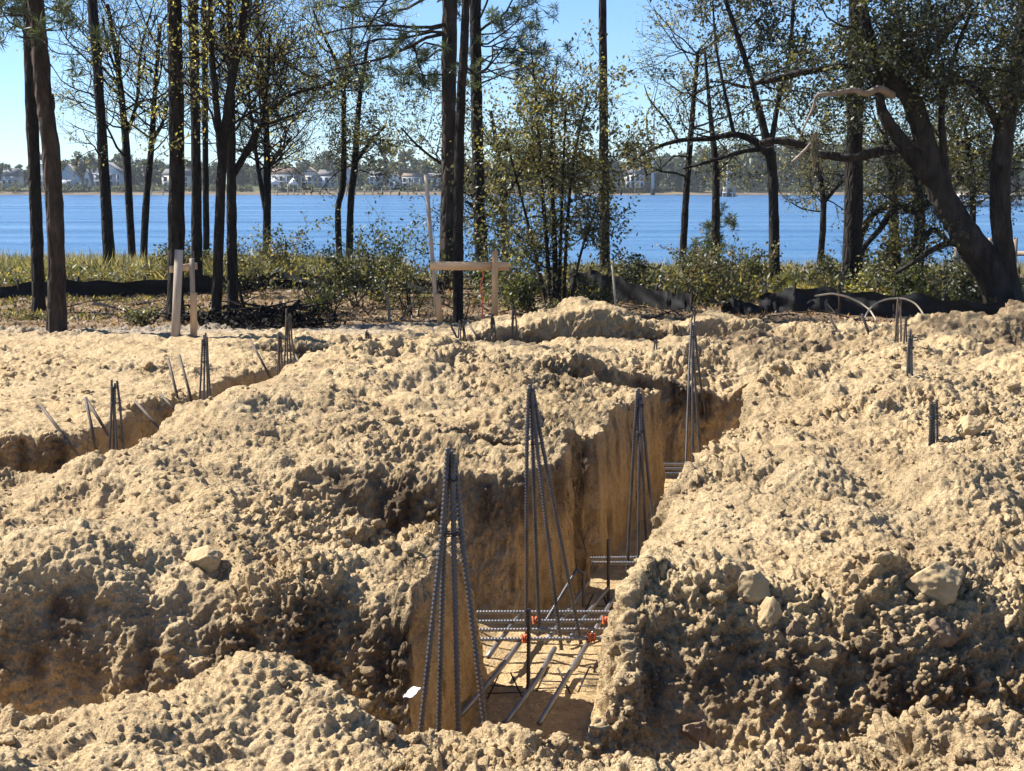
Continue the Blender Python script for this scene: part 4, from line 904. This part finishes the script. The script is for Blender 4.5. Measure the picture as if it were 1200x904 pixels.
# heap of dark roots and brush at the sand edge
mb = MB()
for k in range(90):
    px = 300+RNG.normal(0, 34); Y = 25.3+RNG.normal(0, .35); x = X_at(px, Y, 0); z = float(gz(x, Y)[0]); a = RNG.uniform(0, 6.28); L = RNG.uniform(.3, 1.2)
    c = np.array([x, Y, z+RNG.uniform(0, .22)]); d = np.array([math.cos(a), math.sin(a)*.6, RNG.normal(.05, .15)])*L; mb.tube([c, c+d*.5+RNG.normal(0, .06, 3), c+d], [.03, .022, .008], 5)
n = 3000; px = 300+RNG.normal(0, 38, n); Y = 25.3+RNG.normal(0, .4, n); X = (px-600)/FPX*Y; quads(mb, np.stack([X, Y, gz(X, Y)+np.abs(RNG.normal(0, .12, n))], 1), RNG.uniform(.06, .16, n), tints(n, [(.03, .022, .016)]), .4)
tag(mb.build('brush_pile', M['bark']), 'dark heap of roots and brush at the sand edge', 'brush pile')

# ------------------------------------------------------------------ far shore
YS = 575
mb = MB(); xs = np.linspace(-880, 880, 181); prof = [(0, -1.6), (3, -.9), (14, -.2), (40, 1.4), (120, 3.0), (900, 4.0)]; v = []; v2 = []
for x in xs:
    o_ = 4*math.sin(x*.021)+3*math.sin(x*.06)
    for dy, z in prof[:4]: v.append((x, YS+dy+o_, z))
    for dy, z in ((22, .3), (40, 1.6), (120, 3.0), (900, 4.0)): v2.append((x, YS+dy+o_*(dy < 60), z))
m = 4; I = np.arange(len(v)).reshape(-1, m); mb.add(v, np.stack([I[:-1, :-1], I[1:, :-1], I[1:, 1:], I[:-1, 1:]], -1).reshape(-1, 4))
mb.build('far_shore', M['marsh'], origin=(0, YS, 0), smooth=True)['kind'] = 'structure'
mb = MB(); mb.add(v2, np.stack([I[:-1, :-1], I[1:, :-1], I[1:, 1:], I[:-1, 1:]], -1).reshape(-1, 4))
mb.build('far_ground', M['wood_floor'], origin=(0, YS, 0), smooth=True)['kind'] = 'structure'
def crown_blob(mb, c, r, n, pal, size):
    d = RNG.normal(size=(n, 3)); d /= np.linalg.norm(d, axis=1)[:, None]; k = RNG.uniform(.35, 1, (n, 1))
    quads(mb, c+d*k*np.asarray(r), RNG.uniform(.6, 1.2, n)*size, tints(n, PAL[pal] if isinstance(pal, str) else pal, .3), .75)
FARPAL = [(.035, .05, .03), (.05, .065, .035), (.075, .085, .04), (.028, .04, .03), (.10, .10, .055)]
def far_wood(name, label, px0, px1, Y0, Y1, hfun, n):
    mb = MB()
    for k in range(n):
        px = RNG.uniform(px0, px1); Y = RNG.uniform(Y0, Y1); x = X_at(px, Y, 0); h = hfun(px)*RNG.uniform(.72, 1.08); w = RNG.uniform(.22, .36)*h
        c = np.array([x, Y, 2.0+h*.6]); mb.tube([(x, Y, 1), (x, Y, 2+h*.7)], .3, 4)
        for j in range(8): crown_blob(mb, np.array([x, Y, 1.5+h*(.14+.1*j)])+RNG.normal(0, .4, 3)*np.array([w, w, h*.05]), (w*(.75-.05*j), w*.6, h*.15), 50, FARPAL, 1.7)
    tag(mb.build(name, M['leaf'], origin=(X_at((px0+px1)/2, Y0, 0), Y0, 0)), label, 'woods', None, 'stuff')
hl = lambda px: float(np.interp(px, [-200, 0, 60, 140, 200, 300, 420, 520, 640, 720, 780, 840, 900, 960, 1020, 1200, 1500], [9, 9, 11, 14, 12, 12, 13, 14, 14, 13.5, 15, 19, 22, 24, 22, 16, 14]))
far_wood('far_wood', 'dark mass of trees behind the houses on the left far shore', -300, 700, 630, 720, hl, 340)
far_wood('far_wood', 'dark wooded rise on the right far shore', 690, 1500, 592, 700, hl, 320)
pg = 'taller trees on the far shore'
for i, (px, h, kind) in enumerate(((-5, 13, 1), (48, 14.5, 2), (78, 15, 1), (93, 16.5, 1), (106, 15.5, 1), (122, 14, 1), (150, 15, 2), (180, 14, 2), (375, 14, 1), (386, 17, 2), (436, 12, 1), (452, 19.5, 2), (475, 17, 2), (500, 13, 1), (720, 13, 1), (772, 14, 1))):
    Y = 604+(i % 3)*7; x = X_at(px, Y, 0); o = empty('tree', (x, Y, 1.8), 'tall tree standing among the houses on the far shore', 'tree', pg)
    t = MB(); t.tube([(x, Y, 1), (x, Y, 2+h*.8)], [.35, .2], 5); t.build('trunk', M['bark'], o); c = MB()
    for _ in range(12 if kind == 1 else 7):
        crown_blob(c, np.array([x, Y, 2+h*(.55 if kind == 1 else .78)])+RNG.normal(0, 1, 3)*np.array([1.7, 1.5, h*(.16 if kind == 1 else .10)]), (2.0, 1.8, 1.6), 110, FARPAL, 1.0)
    c.build('crown', M['leaf'], o)
mb = MB()
for k in range(420):
    px = RNG.uniform(-250, 1450); Y = 588+RNG.uniform(0, 10); x = X_at(px, Y, 0); h = RNG.uniform(1.2, 4.2 if k % 3 else 6); crown_blob(mb, np.array([x, Y, .1+h*.45]), (h*.55, h*.5, h*.5), 70, FARPAL+[(.12, .12, .05), (.16, .15, .07)], .8)
tag(mb.build('shore_bushes', M['leaf'], origin=(0, 590, 0)), 'line of bushes along the far bank', 'bushes', None, 'stuff')
def house(label, px0, px1, pyr, pye, pyb, Y=600, wall='siding', roof='roof', gable=True, win=4, porch=False, storeys=2):
    a = P(px0, pyb, Y); b = P(px1, pyb, Y); ze = P(px0, pye, Y)[2]; zr = P(px0, pyr, Y)[2]; zb = 1.5; w = b[0]-a[0]; x0 = a[0]; d = max(7, w*.7)
    o = empty('house', (x0+w/2, Y, zb), label, 'house')
    t = MB(); t.box((x0+w/2, Y+d/2, (zb+ze)/2), (w, d, ze-zb))
    if gable:                                             # gable end faces the river
        t.add([(x0, Y, ze), (x0+w, Y, ze), (x0+w/2, Y, zr), (x0, Y+d, ze), (x0+w, Y+d, ze), (x0+w/2, Y+d, zr)], np.zeros((0, 4))); t.F.append(np.array([[0, 1, 2], [4, 3, 5]])+t.n-6)
    t.build('wall', M[wall], o)
    e = .5; r = MB()
    if gable:
        for s in (0, 1):
            xx = x0-e if s == 0 else x0+w+e; drop = (zr-ze)*e/(w/2)
            p0 = np.array([(xx, Y-e, ze-drop), (x0+w/2, Y-e, zr), (x0+w/2, Y+d+e, zr), (xx, Y+d+e, ze-drop)])+np.array([0, 0, .05])
            r.add(np.concatenate([p0, p0+np.array([0, 0, .3])]), [(0, 1, 2, 3), (4, 7, 6, 5), (0, 4, 5, 1), (3, 2, 6, 7), (0, 3, 7, 4), (1, 5, 6, 2)])
    else:
        q = w*.06; r.add([(x0-e, Y-e, ze), (x0+w+e, Y-e, ze), (x0+w+e, Y+d+e, ze), (x0-e, Y+d+e, ze), (x0+q, Y+d*.5, zr), (x0+w-q, Y+d*.5, zr)], [(0, 1, 5, 4), (2, 3, 4, 5)]); r.F.append(np.array([[1, 2, 5], [3, 0, 4], ])+r.n-6); r.F.append(np.array([[3, 2, 1, 0]])+r.n-6)
    r.build('roof', M[roof], o)
    for s in range(storeys):
        for k in range(win):
            cx = x0+w*(k+.5)/win; cz = zb+(ze-zb)*(.3+.42*s) if storeys > 1 else zb+(ze-zb)*.55; ww = min(1.3, w/win*.5)
            f = MB(); f.box((cx, Y-.05, cz), (ww+.4, .12, 2.0)); fr = f.build('window', M['white'], o)
            g = MB(); g.box((cx, Y-.13, cz), (ww, .08, 1.6)); g.build('pane', M['glass'], fr)
    if porch:
        f = MB(); f.box((x0+w/2, Y-1.6, zb+(ze-zb)*.48), (w*.9, 3, .25)); f.box((x0+w/2, Y-1.6, zb+(ze-zb)*.95), (w*.95, 3.2, .3))
        for k in range(4): f.box((x0+w*(.08+.28*k), Y-3, zb+(ze-zb)*.48), (.28, .28, (ze-zb)*.95))
        f.build('porch', M['white'], o)
house('low grey roofed house at the far left of the far shore', 2, 22, 197, 207, 224, wall='greysid', gable=False, win=3, storeys=1)
house('white house with stacked porches between the two left trunks', 40, 60, 193, 203, 222, wall='white', roof='roofb', win=3, porch=True)
house('large pale blue gabled house right of the curved trunk', 66, 96, 193, 211, 224, wall='siding', win=3, storeys=1)
house('narrow white house between the trees on the left far shore', 99, 106, 199, 208, 222, wall='white', win=1, storeys=2)
house('pale blue house with a deck behind the slim leaning pine', 111, 142, 191, 203, 220, wall='siding', roof='roof', win=4, porch=True)
house('tan house behind the thick pine trunk', 190, 222, 198, 206, 221, wall='tan', gable=False, win=4)
house('brown roofed grey house above the white tents', 318, 348, 197, 205, 221, wall='greysid', roof='roofb', gable=False, win=4, porch=True)
house('tan house right of the white tents', 352, 374, 197, 206, 221, wall='tan', roof='roofb', win=3)
house('pale house left of the two crooked trees', 372, 394, 199, 207, 221, wall='siding', gable=False, win=3)
house('pale blue house between the two crooked trees', 402, 415, 197, 205, 221, wall='siding', win=2)
house('blue grey house right of the crooked trees', 432, 447, 201, 206, 220, wall='siding', gable=False, win=2)
house('white gabled house with dark porch near the tall stake', 455, 470, 202, 212, 221, wall='white', win=2, storeys=1)
house('long porch fronted house left of the central pines', 471, 494, 203, 208, 222, wall='greysid', roof='roofb', gable=False, win=4, porch=True)
house('grey house peeping behind the central pines', 500, 519, 203, 209, 222, wall='siding', gable=False, win=3)
house('white two storey house alone on the right far shore', 733, 755, 196, 205, 222, Y=590, wall='white', roof='roof', gable=False, win=4)
house('dark grey house in the trees behind the pole pine', 716, 729, 206, 212, 222, Y=592, wall='greysid', gable=False, win=2)
for lab, px, w in (('left one of two white tents on the far shore', 321, 5.2), ('right smaller white tent on the far shore', 344, 4.4), ):
    Y = 590; x = X_at(px, Y, 0); mb = MB(); z = 3.0; mb.add([(x-w/2, Y-2, z), (x+w/2, Y-2, z), (x+w/2, Y+2, z), (x-w/2, Y+2, z), (x, Y, z+3.0)], [(0, 3, 2, 1)]); mb.F.append(np.array([[0, 1, 4], [1, 2, 4], [2, 3, 4], [3, 0, 4]])+mb.n-5)
    o = empty('tent', (x, Y, 1), lab, 'tent'); mb.build('canopy', M['white'], o)
    for sx in (-1, 1):
        for sy in (-1, 1):
            l = MB(); l.tube([(x+sx*w*.47, Y+sy*1.9, .5), (x+sx*w*.47, Y+sy*1.9, z)], .12, 5); l.build('leg', M['white'], o)
def pier(label, px0, px1, Y, z, step=3.2):
    x0 = X_at(px0, Y, z); x1 = X_at(px1, Y, z); o = empty('pier', ((x0+x1)/2, Y, z), label, 'pier')
    d = MB(); d.box(((x0+x1)/2, Y, z), (x1-x0, 2.2, .35)); d.build('deck', M['dock'], o)
    n = min(70, int((x1-x0)/step))
    for i in range(n):
        p = MB(); x = x0+(x1-x0)*i/(n-1); p.tube([(x, Y-1.2, -2), (x, Y-1.2, z+1.1)], .2, 6); p.build('piling', M['dock'], o)
pier('long timber pier below the houses on the far shore', 345, 540, 566, .4)
pier('short dark pier with a boat lift below the tents', 313, 338, 545, .1, 2.5)
pier('short pier left of the thick pine on the far shore', 178, 206, 560, .1, 3)
def pole(label, px, pyt, Y, r, z0=-2, mat='pole'):
    x = X_at(px, Y, 0); mb = MB(); mb.tube([(x, Y, z0), (x, Y, P(px, pyt, Y)[2])], [r, r*.6], 8); return mb, x
mb, x = pole('', 765, 116, 565, .55); o = empty('utility_pole', (x, 565, -1), 'tall grey steel pole standing in the water by the right far shore', 'pole'); mb.build('shaft', M['pole'], o)
f = MB(); f.tube([(x, 565, -2), (x, 565, 1.2)], .9, 8); f.build('foundation', M['bark'], o)
mb, x = pole('', 742, 160, 585, .35); tag(mb.build('utility_pole', M['bark2']), 'slim dark pole in front of the white far shore house', 'pole')
o = empty('channel_tower', (X_at(853, 480, 0), 480, -1), 'grey tower pole on a cluster of pilings in the right water', 'tower'); mb, x = pole('', 853, 172, 480, .75); mb.build('shaft', M['pole'], o)
for k, (dx, dy) in enumerate(((-2.6, 0), (-1.2, 1.4), (1.2, 1.4), (2.4, 0), (0, -1.5))):
    f = MB(); f.tube([(x+dx, 480+dy, -2), (x+dx*.8, 480+dy*.8, 1.6+.5*(k % 2))], .55, 7); f.build('piling', M['greywood' if k % 2 else 'bark'], o)
f = MB(); f.box((x, 480, .2), (4.0, 2.4, .5)); f.build('cap', M['pole'], o)
mb, x = pole('', 468, 160, 640, .18); tag(mb.build('radio_mast', M['pole']), 'thin mast rising above the trees left of the central pines', 'mast')
# near dock and moored boats seen through the oak
o = empty('dock', (X_at(1170, 60, 0), 60, -1), 'near wooden dock with railing behind the right oak', 'dock')
x0 = X_at(1140, 60, 0); f = MB(); f.box((x0+5, 60, -.35), (10, 1.6, .14)); f.build('deck', M['dock'], o)
for px in (1146, 1160, 1175, 1190, 1205):
    x = X_at(px, 59.1, 0); f = MB(); f.tube([(x, 59.1, -2.2), (x, 59.1, .35)], .09, 7); f.build('piling', M['dock'], o)
f = MB(); f.box((x0+6.6, 59.2, .62), (2.4, .1, .5)); f.box((x0+6.0, 59.2, -.2), (.1, .1, 1.6)); f.box((x0+7.6, 59.2, -.2), (.1, .1, 1.6)); f.build('railing', M['lumberx'], o)
for lab, px in (('left one of two pilings in the water behind the oak fork', 1121), ('right one of two pilings in the water behind the oak fork', 1128)):
    x = X_at(px, 62, 0); f = MB(); f.tube([(x, 62, -2.5), (x+.02, 62, P(px, 252, 62)[2])], .14, 8); f.tube([(x, 62, P(px, 254, 62)[2]), (x, 62, P(px, 251, 62)[2])], .15, 8); tag(f.build('piling', M['dock']), lab, 'piling')
def boat(label, px, Y, L):
    x = X_at(px, Y, 0); o = empty('boat', (x, Y, -1.15), label, 'boat'); h = MB(); v = []; f = []
    for i, t in enumerate(np.linspace(0, 1, 9)):
        b_ = .5*L*.3*(1-t**3)+.02; z = -.1+.5*t*t
        v += [(x-L/2+L*t, Y-b_, z), (x-L/2+L*t, Y-b_*.6, -1.3), (x-L/2+L*t, Y+b_*.6, -1.3), (x-L/2+L*t, Y+b_, z)]
        if i:
            for j in range(4): f.append((4*i-4+j, 4*i-4+(j+1) % 4, 4*i+(j+1) % 4, 4*i+j))
    f.append((0, 1, 2, 3)); h.add(v, f); h.build('hull', M['white'], o)
    c = MB(); c.box((x-.08*L, Y, .55), (L*.34, L*.2, 1.1)); c.build('cabin', M['white'], o); g = MB(); g.box((x-.08*L, Y-.01-L*.1, .75), (L*.3, .06, .45)); g.build('window', M['glass'], o)
boat('white motor boat moored beyond the oak trunk', 1137, 250, 9); boat('white boat at the right edge beyond the dock', 1196, 255, 9)

m, nt, out, N, L = newmat('river_haze'); pv = N('ShaderNodeVolumePrincipled'); pv.inputs['Color'].default_value = (.80, .90, 1, 1); pv.inputs['Density'].default_value = .0002; L(pv.outputs[0], out.inputs['Volume'])
mb = MB(); mb.box((0, 780, 21), (2000, 1720, 50)); hz = mb.build('haze', m); hz['kind'] = 'stuff'
# ------------------------------------------------------------------ light, sky, camera
AZ, EL = math.radians(-72), math.radians(46)            # sun to the left, a little behind the woods
sdir = Vector((math.sin(AZ)*math.cos(EL), math.cos(AZ)*math.cos(EL), math.sin(EL)))
sl = bpy.data.lights.new('sun', 'SUN'); sl.energy = 4.8; sl.angle = math.radians(.5); sl.color = (1, .935, .83)
so = bpy.data.objects.new('sun', sl); C.objects.link(so); so.rotation_euler = (-sdir).to_track_quat('-Z', 'Y').to_euler()
w = bpy.data.worlds.new('World'); bpy.context.scene.world = w; w.use_nodes = True; nt = w.node_tree
bgn = nt.nodes['Background']; sk = nt.nodes.new('ShaderNodeTexSky'); sk.sky_type = 'NISHITA'; sk.sun_disc = False
sk.sun_elevation = EL; sk.sun_rotation = AZ; sk.air_density = 1.0; sk.dust_density = .1; sk.ozone_density = 3.0; sk.altitude = 1200
tn = nt.nodes.new('ShaderNodeMix'); tn.data_type = 'RGBA'; tn.blend_type = 'MULTIPLY'; tn.inputs[0].default_value = 1; tn.inputs[7].default_value = (.69, .85, 1.04, 1)
nt.links.new(sk.outputs[0], tn.inputs[6]); nt.links.new(tn.outputs[2], bgn.inputs[0]); bgn.inputs[1].default_value = .062
cd = bpy.data.cameras.new('camera'); cd.sensor_width = 36; cd.lens = 36*FPX/1200; cd.clip_end = 8000; cd.clip_start = .05
co = bpy.data.objects.new('camera', cd); C.objects.link(co); co.location = (0, 0, CAM_H*K); co.rotation_euler = (math.pi/2-PITCH, 0, 0)
sc = bpy.context.scene; sc.camera = co
sc.view_settings.view_transform = 'Standard'; sc.view_settings.look = 'None'; sc.view_settings.exposure = 1.50; sc.view_settings.gamma = 1
sc.cycles.volume_bounces = 0; sc.cycles.max_bounces = 8; sc.cycles.diffuse_bounces = 6; sc.cycles.transparent_max_bounces = 8
